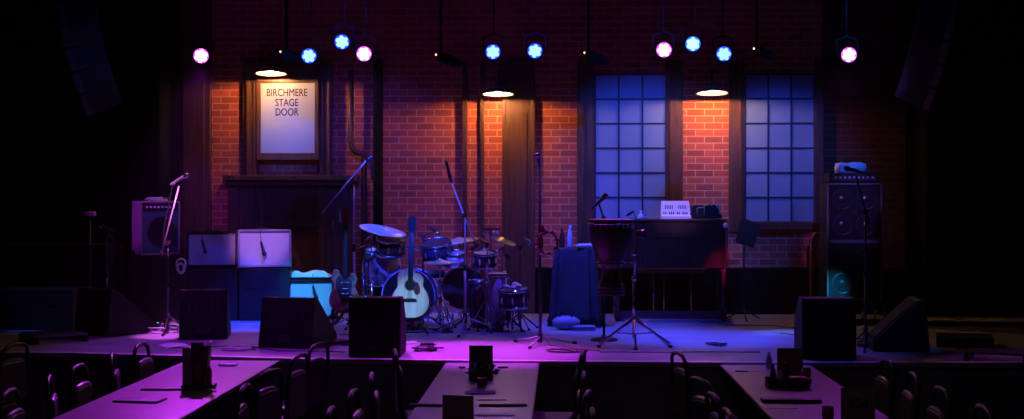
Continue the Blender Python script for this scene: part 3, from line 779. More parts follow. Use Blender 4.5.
def cymbal(c, d, r, label, name='cymbal'):
    t = thing(name, label, 'cymbal', c); T = axis((0, 0, 0), d)
    MB().ring([(.004, .028), (.02, .030), (.038, .020), (.05, .012), (r * .6, .002), (r, -.010), (r, -.0125), (r * .6, -.001), (.05, .009), (.03, .017), (.004, .024)], 48, T).build('plate', M['cymbal'], t)
    MB().tube(T @ Vector((0, 0, .02)), T @ Vector((0, 0, .055)), .009).build('wing_nut', M['chrome'], t)
    return t
Yd = 14.2
bd = drum(P(408.5, 296, Yd), (0, -1, .02), .272, .38, 'big bass drum behind the acoustic guitar', shell='darkshell', head='blackhead', name='bass_drum', hoop='shell', lugs=10)
for s_ in (-1, 1):
    l = MB().tube((s_ * .26, .12, -.05), (s_ * .36, .02, -(P(408.5, 296, Yd).z - ZS) + .012), .009); l.build('spur', M['chrome'], bd)
drum(P(383, 250, 14.72), (0, -.12, 1), .185, .36, 'purple sparkle floor tom left of the bass drum', name='floor_tom')
drum(P(391, 239, 14.45), (.1, -.25, 1), .15, .16, 'wine red rack tom under the big crash cymbal', shell='redshell')
drum(P(436, 243, 14.45), (-.1, -.3, 1), .155, .17, 'rack tom to the right of the acoustic guitar neck', shell='darkshell', head='blackhead')
mb = MB(); c = P(413, 262, 14.45)
t = thing('tom_holder', 'chrome holder between the two rack toms on the bass drum', 'drum holder', c)
MB().tube((0, 0, -.12), (0, 0, .16), .014).build('post', M['chrome'], t)
MB().tube((0, 0, .14), (-.14, 0, .14), .009).build('arm', M['chrome'], t); MB().tube((0, 0, .14), (.13, 0, .12), .009).build('arm', M['chrome'], t)
drum(P(463, 288, 14.7), (.1, -1, .05), .225, .2, 'dark round drum standing right of the bass drum', shell='darkshell', head='blackhead', name='side_drum', hoop='chrome')
drum(P(485, 253, 14.5), (0, -.2, 1), .12, .14, 'small dark blue tom right of the middle boom stand', shell='darkshell')
drum(P(455, 253, 14.45), (0, -.2, 1), .11, .13, 'small purple tom left of the middle boom stand', shell='shell')
# conga
def conga(c, h, r, label, shell):
    t = thing('conga', label, 'drum', c)
    MB().lathe([(r * .55, .002), (r * .62, .05), (r * .8, h * .3), (r * 1.05, h * .62), (r * 1.04, h * .75), (r * .9, h)], 32).build('shell', M[shell], t)
    MB().lathe([(r * .9, h), (r * .9, h + .008), (r * .8, h + .012)], 32).build('head', M['hide'], t)
    MB().ring([(r * .92, h - .03), (r * .99, h - .03), (r * .99, h + .01), (r * .92, h + .01)], 32).build('hoop', M['chrome'], t)
    for i in range(6):
        a = i * PI / 3; MB().tube((r * 1.0 * math.cos(a), r * 1.0 * math.sin(a), h - .02), (r * 1.08 * math.cos(a), r * 1.08 * math.sin(a), h * .72), .006).build('lug', M['chrome'], t)
conga(on(497, 14.15, ZS), .58, .125, 'slim conga with a purple shell beside the snare drum', 'shell')
conga(on(478, 14.35, ZS), .50, .12, 'slim dark red conga behind the middle boom stand', 'redshell')
sn = P(513, 290, 13.9)
drum(sn, (-.05, -.12, 1), .145, .17, 'small snare drum on the floor right of the drum kit', shell='darkshell', name='snare_drum')
stand_c(on(513, 13.97, ZS), .20, 'low chrome cradle under the small snare drum', feet=.17, name='snare_stand', cat='drum stand')
for i, (dx, dy) in enumerate(((-.07, -.02), (.0, -.05), (.055, .01), (.02, .06))):
    t = thing('shaker', ['round white shaker at the left on the snare drum', 'round white shaker at the front on the snare drum', 'round white shaker at the right on the snare drum', 'round white shaker at the rear on the snare drum'][i], 'shaker', sn + Vector((dx, dy, .035 + dy * .25)))
    t['group'] = 'shakers on the snare drum'
    MB().ball((0, 0, 0), .036, .036, .03).build('shell', M['white'], t)
    MB().ring([(.034, -.004), (.038, -.004), (.038, .004), (.034, .004)], 16).build('seam_band', M['key'], t)
# cymbals
cc = P(383, 229.5, 14.35); cymbal(cc, (.22, -.16, 1), .255, 'big crash cymbal tilted above the floor tom')
stand_c(Vector((cc.x - .22, 14.40, ZS)), cc.z - ZS - .12, 'chrome boom stand of the big crash cymbal', arm=(.22, -.05, cc.z - ZS + .01))
cr = P(459, 240, 15.1); cymbal(cr, (-.12, -.1, 1), .24, 'thin ride cymbal seen edge-on behind the middle boom stand', 'ride_cymbal')
stand_c(Vector((cr.x, 15.12, ZS)), cr.z - ZS + .02, 'chrome stand of the edge-on ride cymbal', rot=40)
cs = P(504, 240, 14.9); cymbal(cs, (.35, -.2, 1), .14, 'small splash cymbal at the right end of the drum kit', 'splash_cymbal')
stand_c(Vector((cs.x, 14.92, ZS)), cs.z - ZS + .02, 'chrome stand of the small splash cymbal', rot=70)
ch = P(440, 262, 14.0)
cymbal(ch, (0, -.05, 1), .17, 'upper hi-hat cymbal right of the acoustic guitar', 'hi_hat_cymbal'); cymbal(ch - Vector((0, 0, .018)), (0, .05, -1), .17, 'lower hi-hat cymbal, under the upper one', 'hi_hat_cymbal')
stand_c(Vector((ch.x, ch.y, ZS)), ch.z - ZS + .12, 'chrome hi-hat stand right of the acoustic guitar', name='hi_hat_stand', rot=60)
stand_c(on(372, 14.1, ZS), zat(243, 14.1, 372) - ZS, 'chrome clamp stand between the electric guitar and the floor tom', rot=80, arm=(-.20, 0, zat(250, 14.1) - ZS), name='percussion_stand', cat='stand')
stand_c(on(491, 14.55, ZS), zat(228, 14.55, 491) - ZS, 'chrome percussion stand carrying the row of small chimes', rot=10, name='percussion_stand', cat='stand')
stand_c(on(487, 13.95, ZS), zat(246, 13.95, 487) - ZS, 'low chrome percussion stand in front of the two congas', feet=.20, rot=45, name='percussion_stand', cat='stand', arm=(.12, 0, zat(256, 13.95) - ZS))
# chime bar on that stand
c = P(491, 229, 14.52); t = thing('bar_chimes', 'row of small bar chimes at the top of the percussion stand', 'chimes', c)
MB().box(-.10, .10, -.012, .012, -.01, .01).build('bar', M['stand'], t)
mb = MB()
for i in range(12): mb.tube((-.09 + i * .016, 0, -.015), (-.09 + i * .016, 0, -.06 - i * .010), .0045, n=6)
mb.build('chime_rods', M['chrome'], t)
# drum throne
t = thing('drum_throne', 'round drum stool behind the drums', 'stool', on(430, 15.2, ZS))
MB().lathe([(.15, .48), (.17, .50), (.17, .55), (.15, .57), (.02, .575)], 30).build('seat', M['tolex'], t)
MB().tube((0, 0, .15), (0, 0, .49), .015).build('post', M['chrome'], t)
for i in range(3):
    a = R(30 + 120 * i); MB().tube((0, 0, .25), (.24 * math.cos(a), .24 * math.sin(a), .012), .009).build('leg', M['chrome'], t)
# drum pedal
t = thing('drum_pedal', 'chrome bass drum pedal lying right of the bass drum', 'pedal', on(447, 13.9, ZS))
MB().box(-.045, .045, -.14, .12, .002, .012).build('base_plate', M['stand'], t)
MB().box(-.035, .035, -.14, .10, .02, .03, Matrix.Rotation(R(12), 4, 'X')).build('footboard', M['chrome'], t)
for s_ in (-1, 1): MB().tube((s_ * .05, .11, .01), (s_ * .05, .11, .19), .009).build('upright', M['chrome'], t)
MB().tube((0, .11, .17), (.0, .02, .28), .006).build('beater_rod', M['chrome'], t); MB().ball((0, .01, .29), .025).build('beater', M['white'], t)

# drum mics: boom stands
bp = on(465, 13.75, ZS)
mic_stand(bp, 'tall tripod boom stand in the middle of the drum kit', zat(215, 13.75, 465) - ZS, (P(476, 246, 13.7), P(451, 182, 13.9)), feet=.40, rot=-95, m='steel')
microphone(P(449, 173, 13.9), (.25, 0, -.95), 'slim microphone at the top of the tall drum boom stand', L=.24, r=.018)
def short_mic(px, py, Y, bx, lab, lab2, rot=0):
    tip = P(px, py, Y); b = on(bx, Y + .05, ZS)
    mic_stand(b, lab, tip.z - ZS - .05, (Vector((b.x, b.y, tip.z - .05)), tip), feet=.22, rot=rot)
    d = (tip - Vector((b.x, b.y, tip.z - .03))).normalized()
    microphone(tip + d * .06, (d.x, d.y, -.5), lab2, L=.14, r=.022)
short_mic(430, 232, 14.2, 423, 'small boom stand whose microphone aims at the right rack tom', 'microphone aimed at the right rack tom', 20)
short_mic(480, 244, 14.05, 472, 'small boom stand right of the middle one, aimed at the small blue tom', 'microphone aimed at the small dark blue tom', 50)
short_mic(503, 252, 13.95, 508, 'small boom stand aimed at the conga with the purple shell', 'microphone aimed down at the purple conga', 80)
short_mic(524, 243, 14.1, 520, 'small boom stand at the right end of the drum kit', 'microphone at the right end of the drum kit', 35)
short_mic(376, 256, 14.2, 368, 'small boom stand aimed at the purple floor tom', 'microphone aimed at the purple floor tom', 15)

# ------------------------------------------------------------------ centre microphone stand + tambourine
bp = G(540, 345, ZS); Yc = bp.y
zt = zat(158, Yc)
t = mic_stand(bp, 'straight tripod microphone stand at the centre of the stage', zat(168, Yc, 538) - ZS, None, feet=.34, rot=-105, low=.075, m='stand', legm='steel')
microphone(Vector((bp.x - .012, Yc - .02, zt - .02)), (-.15, -.5, .6), 'vocal microphone on top of the centre stand', L=.16, m='chrome')
c = P(547, 243, Yc - .03); t = thing('tambourine', 'brown tambourine with jingles hung on the centre stand', 'tambourine', c)
T = axis((0, 0, 0), (.5, -1, .1))
MB().ring([(.105, -.022), (.112, -.022), (.112, .022), (.105, .022)], 36, T).build('frame', M['mahog'], t)
for i in range(8):
    a = i * PI / 4 + .2; MB().lathe([(.002, -.006), (.022, -.003), (.022, .003), (.002, .006)], 14, T @ Matrix.Translation((.108 * math.cos(a), .108 * math.sin(a), 0)) @ Matrix.Rotation(R(8), 4, 'X')).build('jingle', M['chrome'], t)
MB().tube((-.11, 0, .06), (.01, -.01, .1), .008).build('clamp', M['stand'], t)
c = P(541.5, 232, Yc - .03); t = thing('maraca', 'maraca tucked against the centre stand above the tambourine', 'maraca', c)
MB().ball((0, 0, .03), .03, .03, .04).build('head', M['redshell'], t); MB().tube((0, 0, -.01), (.01, 0, -.15), .009).build('handle', M['mahog'], t)
pts = [Vector((bp.x, Yc - .03, zt - .1)), Vector((bp.x - .02, Yc - .03, 1.6)), Vector((bp.x + .02, Yc - .03, 1.2)), Vector((bp.x + .01, Yc - .04, ZS + .12)), Vector((bp.x + .1, Yc - .12, ZS + .01))]
pts += wiggle(pts[-1], G(600, 351, ZS + .01), 12, .05, seed=2)[1:]
xlr_cable(pts, 'cable running down the centre stand and off to the right', .0045)

# ------------------------------------------------------------------ percussion table with cloth
tx = on(575, 14.6, ZS); Hh = zat(248, 14.5, 575) - ZS
t = thing('side_table', 'small table under a black cloth between centre stand and djembe', 'table', tx)
MB().box(-.2, .2, -.16, .16, Hh - .03, Hh - .012).build('table_top', M['darkwood'], t)
for sx in (-1, 1):
    for sy in (-1, 1): MB().tube((sx * .17, sy * .13, .001), (sx * .17, sy * .13, Hh - .03), .012).build('leg', M['stand'], t)
# cloth: skirt with folds
nr = 96; vs = []; rows = [(.205, .165, Hh), (.215, .175, Hh - .02), (.222, .182, Hh - .15), (.235, .20, Hh * .5), (.25, .22, .12), (.27, .24, .02)]
for k2, (ax, ay, z) in enumerate(rows):
    for i in range(nr):
        a = 2 * PI * i / nr; ca, sa = math.cos(a), math.sin(a); p = .32
        x = math.copysign(abs(ca) ** p, ca) * ax; y = math.copysign(abs(sa) ** p, sa) * ay
        w_ = (.030 * math.sin(a * 13 + k2 * .15) + .022 * math.sin(a * 7 + 1)) * (k2 / 5) ** .6
        vs.append((x * (1 + w_ / .25), y * (1 + w_ / .25) - .0, z + (.03 * math.sin(a * 3) if k2 == 5 else 0) * .3))
fs = [(k2 * nr + i, k2 * nr + (i + 1) % nr, (k2 + 1) * nr + (i + 1) % nr, (k2 + 1) * nr + i) for k2 in range(5) for i in range(nr)] + [tuple(range(nr))]
cl = MB().add(vs, fs, True).build('tablecloth', M['curtcloth'], loc=tx); tag(cl, 'black cloth with long folds draped over the small table', 'tablecloth')
cl.modifiers.new('s', 'SOLIDIFY').thickness = .003
def bottle(c, label, h=.24, r=.03, m='bottle', cap='white'):
    t = thing('bottle', label, 'bottle', c)
    MB().lathe([(r * .9, .001), (r, .01), (r, h * .55), (r * .85, h * .65), (r * .42, h * .82), (r * .4, h * .93)], 20).build('body', M[m], t)
    MB().lathe([(r * .45, h * .91), (r * .46, h), (r * .3, h + .002)], 16).build('cap', M[cap], t)
zt = ZS + Hh + .006
bottle(on(570, 14.5, zt), 'tall pale bottle on the black-draped table', .23, .028)
bottle(on(562, 14.55, zt), 'shorter dark bottle on the black-draped table', .20, .03, 'redshell', 'key')
t = thing('cowbell', 'small metal cowbell lying on the black-draped table', 'cowbell', on(581, 14.5, zt))
MB().prism([(-.035, 0), (.035, 0), (.025, .05), (-.025, .05)], -.06, .06).build('bell', M['stand'], t, bevel=.006); MB().box(-.01, .01, -.01, .02, .05, .07).build('mount', M['chrome'], t)
t = thing('guiro', 'grey ribbed guiro lying on the black-draped table', 'guiro', on(587, 14.45, zt + .022))
mb = MB(); mb.lathe([(.008, -.12), (.018, -.10)] + [(.019 + .003 * (i % 2), -.09 + i * .01) for i in range(18)] + [(.016, .10), (.006, .12)], 16, axis((0, 0, 0), (1, .3, 0))); mb.build('body', M['cabgrey'], t)
MB().ring([(.02, -.004), (.024, -.004), (.024, .004), (.02, .004)], 16, axis((.03, .009, 0), (1, .3, 0))).build('band', M['chrome'], t)
# shoes/bags under: small blue things at the foot
t = thing('gear_bag', 'slumped blue-lit bag lying at the foot of the draped table', 'bag', on(566, 14.15, ZS))
MB().ball((0, 0, .075), .15, .10, .075, 20).build('body', M['greytolex'], t)
MB().path([(-.07, -.03, .13), (-.04, -.04, .20), (.04, -.04, .20), (.07, -.03, .13)], .008, 8).build('handle', M['rubber'], t)
t = thing('gear_box', 'flat blue-lit box on the floor right of the slumped bag', 'box', on(584, 14.1, ZS))
MB().box(-.12, .12, -.08, .08, .002, .05).build('box_body', M['greytolex'], t, bevel=.01); MB().box(-.12, .12, -.082, .082, .03, .036).build('lid_seam', M['key'], t)

# ------------------------------------------------------------------ djembe on stand
dj = P(611, 295, 12.5); zb = dj.z; zr = zat(219, 12.5, 611); h = zr - zb
t = thing('djembe', 'goblet-shaped djembe drum held up on a chrome stand', 'drum', dj)
MB().lathe([(.125, 0), (.128, .012), (.118, h * .10), (.088, h * .24), (.082, h * .32), (.10, h * .40), (.155, h * .56), (.19, h * .72), (.205, h * .88), (.205, h - .012)], 40).build('body', M['djembe'], t)
MB().lathe([(.204, h - .012), (.206, h - .003), (.195, h), (.02, h + .001)], 40).build('skin', M['hide'], t)
MB().ring([(.205, h - .05), (.215, h - .05), (.215, h - .035), (.205, h - .035)], 40).build('hoop', M['chrome'], t)
MB().ring([(.207, h - .014), (.214, h - .014), (.214, h - .004), (.207, h - .004)], 40).build('rim_ring', M['redp'], t)
for i in range(3): MB().ring([(.100 + i * .008, h * .05 + .03 * i), (.128 - i * .008, h * .05 + .03 * i), (.128 - i * .008, h * .05 + .03 * i + .012), (.100, h * .05 + .03 * i + .012)], 40).build('carved_band', M['redshell'], t)
for i in range(24):
    a = 2 * PI * i / 24; b = a + PI / 24 * (1 if i % 2 else -1)
    pass
mb = MB()
for i in range(24):
    a = 2 * PI * i / 24; b = a + PI / 24
    mb.tube((.212 * math.cos(a), .212 * math.sin(a), h - .05), (.098 * math.cos(b), .098 * math.sin(b), h * .36), .0035, n=5)
mb.build('rope_lacing', M['hide'], t)
sb = on(634, 12.55, ZS)
sh = zat(233, 12.55, 634) - ZS
t = thing('drum_stand', 'double-braced chrome stand carrying the djembe', 'drum stand', sb)
MB().tube((0, 0, .08), (0, 0, sh * .62), .015).build('lower_tube', M['chrome'], t)
MB().tube((0, 0, sh * .58), (.03, 0, sh), .010).build('upper_tube', M['chrome'], t)
for zz in (.26, sh * .6, sh * .82): MB().tube((0, 0, zz - .022), (0, 0, zz + .022), .024).build('collar', M['chrome'], t)
for a in (200, 340, 270):
    a = R(a); e = Vector((math.cos(a) * .35, math.sin(a) * .30, .015))
    mb = MB(); mb.tube((math.cos(a) * .02, math.sin(a) * .02, .27), e, .012); mb.tube((math.cos(a) * .02, math.sin(a) * .02, .24), e + Vector((0, 0, .03)), .008); mb.tube((0, 0, .12), e * .6 + Vector((0, 0, .13)), .007)
    l = mb.build('leg', M['chrome'], t); MB().ball(e, .022, .022, .015).build('rubber_foot', M['rubber'], l)
rel = Vector((dj.x - sb.x, dj.y - sb.y, 0))
mb = MB(); zz = zb - ZS + h * .42; mb.path([rel + Vector((.135 * math.cos(a), .135 * math.sin(a), zz)) for a in [i / 28 * 2 * PI for i in range(28)]], .008, 8, True)
mb.tube((0, 0, zz), rel + Vector((.135, 0, zz)), .009); mb.build('cradle_ring', M['stand'], t)
# woodblock / cowbell on top of it
c = P(641, 234, 12.5); t = thing('woodblock', 'small round reddish woodblock beside the djembe rim', 'woodblock', c)
MB().lathe([(.035, -.035), (.04, -.03), (.04, .03), (.035, .035)], 20, axis((0, 0, 0), (1, -.6, 0))).build('block', M['redshell'], t); MB().tube((-.05, .02, -.03), (0, 0, -.03), .006).build('bracket', M['chrome'], t)
# djembe microphone
tip = P(600, 201, 12.75)
mic_stand(on(604, 13.1, ZS), 'slender stand rising behind the djembe', tip.z - ZS - .17, (P(604, 219, 13.1), P(598.5, 202.5, 12.78)), m='rubber', tripod=False)
microphone(tip, (.55, -.2, .55), 'dark microphone pointing up behind the djembe rim', L=.2, m='stand')

# ------------------------------------------------------------------ organ
Yo = 15.1; oz = zat(219, Yo, 670) - ZS
o0 = on(670.5, Yo, ZS); hw = .61
t = thing('organ', 'dark wooden console organ with its back to the audience', 'organ', o0)
zlo = zat(268, Yo, 670) - ZS
MB().box(-hw, hw, 0, .60, zlo, oz - .03).build('case', M['organwood'], t, bevel=.008)
MB().box(-hw - .02, hw + .02, -.02, .62, oz - .03, oz).build('top_lid', M['organwood'], t, bevel=.006)
mb = MB(); mb.box(-hw + .02, hw - .02, -.012, .001, oz - .21, oz - .19); mb.box(-hw + .02, hw - .02, -.012, .001, zlo, zlo + .02); mb.box(-hw, -hw + .03, -.012, .001, zlo, oz - .03); mb.box(hw - .03, hw, -.012, .001, zlo, oz - .03)
mb.build('back_moulding', M['organwood'], t)
for x in (-hw + .02, hw - .02):
    for y in (.03, .56):
        mb = MB(); mb.lathe([(.028, .14), (.024, .2), (.034, .24), (.02, .30), (.026, zlo - .06), (.034, zlo)], 14, Matrix.Translation((x, y, 0))); mb.build('leg', M['redshell'], t)
for x in (-hw + .02, hw - .02): MB().box(x - .03, x + .03, 0, .60, .03, .14).build('foot_rail', M['organwood'], t, bevel=.006)
MB().box(-hw + .05, hw - .05, .02, .08, .03, .12).build('stretcher', M['redshell'], t, bevel=.006)
for x in (-hw + .02, hw - .02):
    for y in (.03, .57): MB().lathe([(.02, 0), (.022, .015), (.02, .03)], 12, Matrix.Translation((x, y, 0))).build('caster', M['rubber'], t)
MB().tube((hw + .015, -.01, zlo + .02), (hw + .015, -.01, oz - .06), .012).build('corner_rail', M['redp'], t)
kb = MB().box(-hw + .06, hw - .06, .60, .72, zlo + .28, zlo + .33).build('keyboard_shelf', M['organwood'], t)
MB().box(-hw + .08, hw - .08, .61, .71, zlo + .33, zlo + .345).build('keys', M['white'], t)
t = thing('clip_lamp', 'small round pale lamp at the right corner of the organ top', 'lamp', on(725.5, Yo - .045, ZS + oz - .07))
MB().ball((0, 0, 0), .026, .02, .03).build('shade', M['white'], t); MB().tube((0, 0, .02), (-.03, .03, .07), .005).build('arm', M['stand'], t)
# organ bench with metal rods
t = thing('organ_bench', 'dark bench behind the organ seen between its legs', 'bench', on(672, 15.95, ZS))
MB().box(-.4, .4, -.1, .12, .50, .55).build('seat', M['organwood'], t, bevel=.01)
for x in (-.22, -.10, .22): MB().tube((x, -.05, .002), (x, -.05, .5), .011).build('leg', M['chrome'], t)
# little keyboard on the organ
zo = ZS + oz + .001
t = thing('mini_keyboard', 'small white keyboard instrument standing on the organ', 'keyboard', on(676.5, Yo + .06, zo), R(1))
W2 = .165
MB().add([(-W2, 0, 0), (W2, 0, 0), (W2, .20, 0), (-W2, .20, 0), (-W2, 0, .03), (W2, 0, .03), (W2, .06, .05), (-W2, .06, .05), (W2 - .01, .15, .20), (-W2 + .01, .15, .20), (W2 - .01, .20, .20), (-W2 + .01, .20, .20)],
  [(0, 1, 5, 4), (4, 5, 6, 7), (7, 6, 8, 9), (9, 8, 10, 11), (11, 10, 2, 3), (3, 2, 1, 0), (0, 4, 7, 9, 11, 3), (1, 2, 10, 8, 6, 5)]).build('body', M['white'], t, bevel=.003)
T = Matrix.Translation((0, .06, .05)) @ Matrix.Rotation(math.atan2(.15, .09), 4, 'X')
mb = MB()
for i in range(14):
    if i % 7 not in (2, 6): MB().box(-.145 + i * .0215 + .004, -.145 + i * .0215 + .016, -.004, .026, .002, .008, T).build('black_key', M['key'], t)
mb = MB()
for q in range(2):
    for i in range(5): mb.box((-.12 if q == 0 else .03) + i * .02, (-.12 if q == 0 else .03) + i * .02 + .012, .07, .115, .001, .006, T)
mb.build('switch_rows', M['keyred'], t)
t = thing('equipment_bag', 'black bulky bag lying on the organ right of the white keyboard', 'bag', on(706, Yo + .1, zo))
mb = MB(); o = body_outline([(-.16, .005), (-.165, .08), (-.13, .15), (-.05, .155), (0, .145), (.06, .165), (.13, .15), (.165, .06), (.16, .005)], 5); mb.prism(o, 0, .2, smooth=True); mb.build('bag_body', M['tolex'], t, bevel=.02)
MB().path([(-.10, .0, .06), (-.10, -.012, .12), (-.02, -.014, .13), (-.02, 0, .05)], .006, 8).build('strap', M['greytolex'], t)
MB().path([(.05, .0, .15), (.10, -.004, .165), (.145, -.006, .11), (.15, -.006, .05)], .006, 8).build('piping', M['greytolex'], t)
# pale bell-shaped ornament and little mic left
c = on(641, 15.0 + .25, zo); t = thing('glass_bottle', 'squat pale glass bottle on the left of the organ top', 'bottle', c)
MB().lathe([(.035, 0), (.04, .01), (.035, .035), (.014, .06), (.012, .08)], 18).build('body', M['bottle'], t); MB().lathe([(.015, .078), (.015, .092)], 14).build('cap', M['white'], t)
c = P(631, 213, 15.2); mb = thing('small_microphone', 'small dark gooseneck microphone left of the pale glass bottle', 'microphone', c)
MB().tube((-.05, 0, -.03), (.03, 0, .02), .014).build('capsule', M['stand'], mb); MB().path([(.03, 0, .01), (.05, 0, -.04), (.055, 0, zo - c.z)], .005, 6).build('gooseneck', M['stand'], mb)
# music stand
b = on(744, 15.3, ZS); t = thing('music_stand', 'black music stand to the right of the organ', 'music stand', b)
hh = zat(243, 15.3, 744) - ZS
MB().tube((0, 0, .1), (0, 0, hh), .012).build('pole', M['stand'], t)
MB().box(-.11, .11, -.01, .01, 0, .30, Matrix.Translation((0, -.02, hh - .02)) @ Matrix.Rotation(R(20), 4, 'Y') @ Matrix.Rotation(R(-20), 4, 'X')).build('desk', M['tolex'], t, bevel=.004)
for i in range(3):
    a = R(30 + 120 * i); MB().tube((0, 0, .13), (.22 * math.cos(a), .22 * math.sin(a), .012), .008).build('leg', M['stand'], t)

# ------------------------------------------------------------------ bass stack
Yb = 15.0; zb0 = zat(300, Yb, 855); bx = on(854.5, Yb, ZS)
t = thing('cabinet_dolly', 'low wheeled board carrying the bass stack', 'dolly', bx)
MB().box(-.42, .40, -.02, .55, zb0 - ZS - .035, zb0 - ZS).build('board', M['case'], t, bevel=.005)
for x in (-.36, -.1, .1, .34):
    MB().tube((x, .05, .001), (x, .05, zb0 - ZS - .035), .014).build('leg', M['chrome'], t)
for x in (-.36, .34): MB().tube((x, .48, .001), (x, .48, zb0 - ZS - .035), .014).build('leg', M['chrome'], t)
def bass_cab(z, h_, label):
    t = thing('bass_cabinet', label, 'loudspeaker', (bx.x, Yb, z)); w2 = .30
    MB().box(-w2, w2, .012, .45, .002, h_).build('cabinet', M['tolex'], t, bevel=.006)
    mb = MB(); e = .016
    for x in (-w2, w2 - e): mb.box(x, x + e, -.006, .016, .002, h_)
    for z2 in (.002, h_ - e): mb.box(-w2, w2, -.006, .016, z2, z2 + e)
    mb.build('metal_edging', M['casealu'], t)
    for q, (x, z2) in enumerate(((-.13, h_ * .72), (.13, h_ * .72), (-.13, h_ * .28), (.13, h_ * .28))):
        MB().ring([(.10, 0), (.115, 0), (.115, .008), (.10, .008)], 30, axis((x, .011, z2), (0, -1, 0))).build('speaker_rim', M['panel'], t)
        MB().lathe([(.099, 0), (.05, -.003), (.03, .003), (.012, .008)], 30, axis((x, .009, z2), (0, -1, 0))).build('speaker_cone', M['blackhead'], t)
    MB().lathe([(.028, 0), (.034, .003), (.03, .006)], 20, axis((0, .011, h_ * .5), (0, -1, 0))).build('badge', M['panel'], t)
    mb = MB()
    for i in range(26): mb.box(-w2 + .025 + i * .0215, -w2 + .028 + i * .0215, .0, .003, .02, h_ - .02)
    mb.build('wire_grille', M['steelgrille'], t)
zt2 = zat(183, Yb, 855); hc = (zt2 - zb0) / 2
bass_cab(zb0, hc, 'lower black bass cabinet with cyan light in its corner')
bass_cab(zb0 + hc, hc - .002, 'upper black bass cabinet with a metal frame, under the amplifier head')
t = thing('amplifier_head', 'black amplifier head on top of the bass stack', 'amplifier', (bx.x, Yb + .03, zt2 + .001))
MB().box(-.27, .27, 0, .32, .012, .11).build('chassis', M['tolex'], t, bevel=.006)
p = MB().box(-.25, .25, -.006, .002, .022, .10).build('front_panel', M['panel'], t)
for i in range(9): MB().tube((-.2 + i * .05, -.005, .06), (-.2 + i * .05, -.022, .06), .011).build('knob', M['cabgrey'], p)
for x in (-.22, .22):
    MB().lathe([(.015, 0), (.015, .012)], 12, Matrix.Translation((x, .05, 0))).build('rubber_foot', M['rubber'], t)
    MB().path([(x, -.003, .03), (x, -.03, .04), (x, -.03, .10), (x, -.003, .11)], .006, 8).build('rack_handle', M['chrome'], t)
mb = MB(); T = axis((0, 0, 0), (1, 0, .03)); mb.lathe([(.02, -.17), (.045, -.16), (.052, -.10), (.046, -.03), (.052, .04), (.047, .12), (.035, .17), (.01, .175)], 20, T @ Matrix.Diagonal((1, 1.3, 1, 1)))
tag(mb.build('rolled_towel', M['towel'], loc=(bx.x - .02, Yb + .12, zt2 + .112 + .053)), 'rolled white towel lying on the amplifier head', 'towel')
# boom stand in front of bass rig
Yr = 12.3; bp = on(865.5, Yr, ZS); 
mic_stand(bp, 'boom microphone stand in front of the bass stack', zat(212, Yr, 865) - ZS, (P(868, 222, Yr), P(856, 176, Yr)), feet=.2, rot=15)
microphone(P(853, 170, Yr), (-.8, -.2, .2), 'dark vocal microphone on the boom before the bass stack', L=.18, m='stand')

# ------------------------------------------------------------------ floor clutter on stage
coil(G(160, 332, ZS), .13, 7, 'tangle of cables at the foot of the left boom stand', 1, 'cabgrey', .05)
coil(G(153, 331, ZS), .10, 8, 'second tangle of cables left of the left boom stand foot', 21, 'chrome', .09)
coil(G(425, 351, ZS), .07, 5, 'small cable coil near the stage edge right of the black monitor', 2, 'cable', .03)
coil(G(238, 350, ZS), .09, 5, 'flat cable coil near the edge before the left monitors', 3, 'cabgrey', .02)
coil(G(715, 346, ZS), .06, 3, 'small cable coil lying in the blue light pool', 4, 'cable', .02)
coil(G(341, 345, ZS), .06, 5, 'cables bunched beside the middle left monitor', 6, 'cable', .04)
coil(G(872, 347, ZS), .10, 7, 'tangle of cables right of the monitor before the bass stack', 8, 'cable', .06)
coil(G(560, 352, ZS), .11, 2, 'loose cable loop right of the centre stand', 9, 'cable', .01)
coil(G(425, 318, ZS), .12, 5, 'cables strewn under the drum kit', 11, 'cabgrey', .03)
def lead(a, b, n, amp, label, seed, r=.0045, m='cable'):
    pts = wiggle(G(*a, ZS + .006), G(*b, ZS + .006), n, amp, seed=seed); xlr_cable(pts, label, r, m)
lead((600, 352), (760, 352), 14, .03, 'long cable lying parallel to the stage edge in the blue light', 4)
lead((780, 333), (905, 345), 14, .12, 'cable winding behind the right monitor', 5)
lead((180, 345), (345, 352), 14, .12, 'cable winding before the left monitors', 6)
lead((340, 335), (440, 332), 10, .1, 'cable winding across the floor before the bass drum', 7)
lead((700, 322), (800, 328), 10, .1, 'cable winding from the organ towards the bass stack', 8)
# folded paper by the left stand and power block
def sheet(c, w_, d_, rz, label, m='paper', name='set_list'):
    mb = MB(); vs = []; nx = 8
    for i in range(nx + 1):
        x = -w_ / 2 + w_ * i / nx; z = .012 * math.sin(i / nx * PI) + .003
        vs += [(x, -d_ / 2, z), (x, d_ / 2, z)]
    m_ = len(vs); vs += [(x, y, z - .002) for x, y, z in vs]
    fs = [(2 * i, 2 * i + 2, 2 * i + 3, 2 * i + 1) for i in range(nx)] + [(m_ + 2 * i, m_ + 2 * i + 1, m_ + 2 * i + 3, m_ + 2 * i + 2) for i in range(nx)]
    o = MB().add(vs, fs, True).build(name, M[m], loc=c); o.rotation_euler.z = rz; tag(o, label, 'paper'); return o
sheet(G(176, 346, ZS), .24, .34, R(30), 'bright crumpled paper by the left monitor near the edge')
sheet(G(408, 343, ZS), .12, .16, R(-40), 'white paper on the floor beside the black monitor before the drums')
t = thing('power_block', 'small black power block on the cable coil near the stage edge', 'power block', G(427, 349.5, ZS)); MB().box(-.06, .06, -.03, .03, .03, .06).build('block', M['key'], t, bevel=.006); MB().tube((.06, 0, .045), (.08, 0, .045), .008).build('strain_relief', M['rubber'], t)
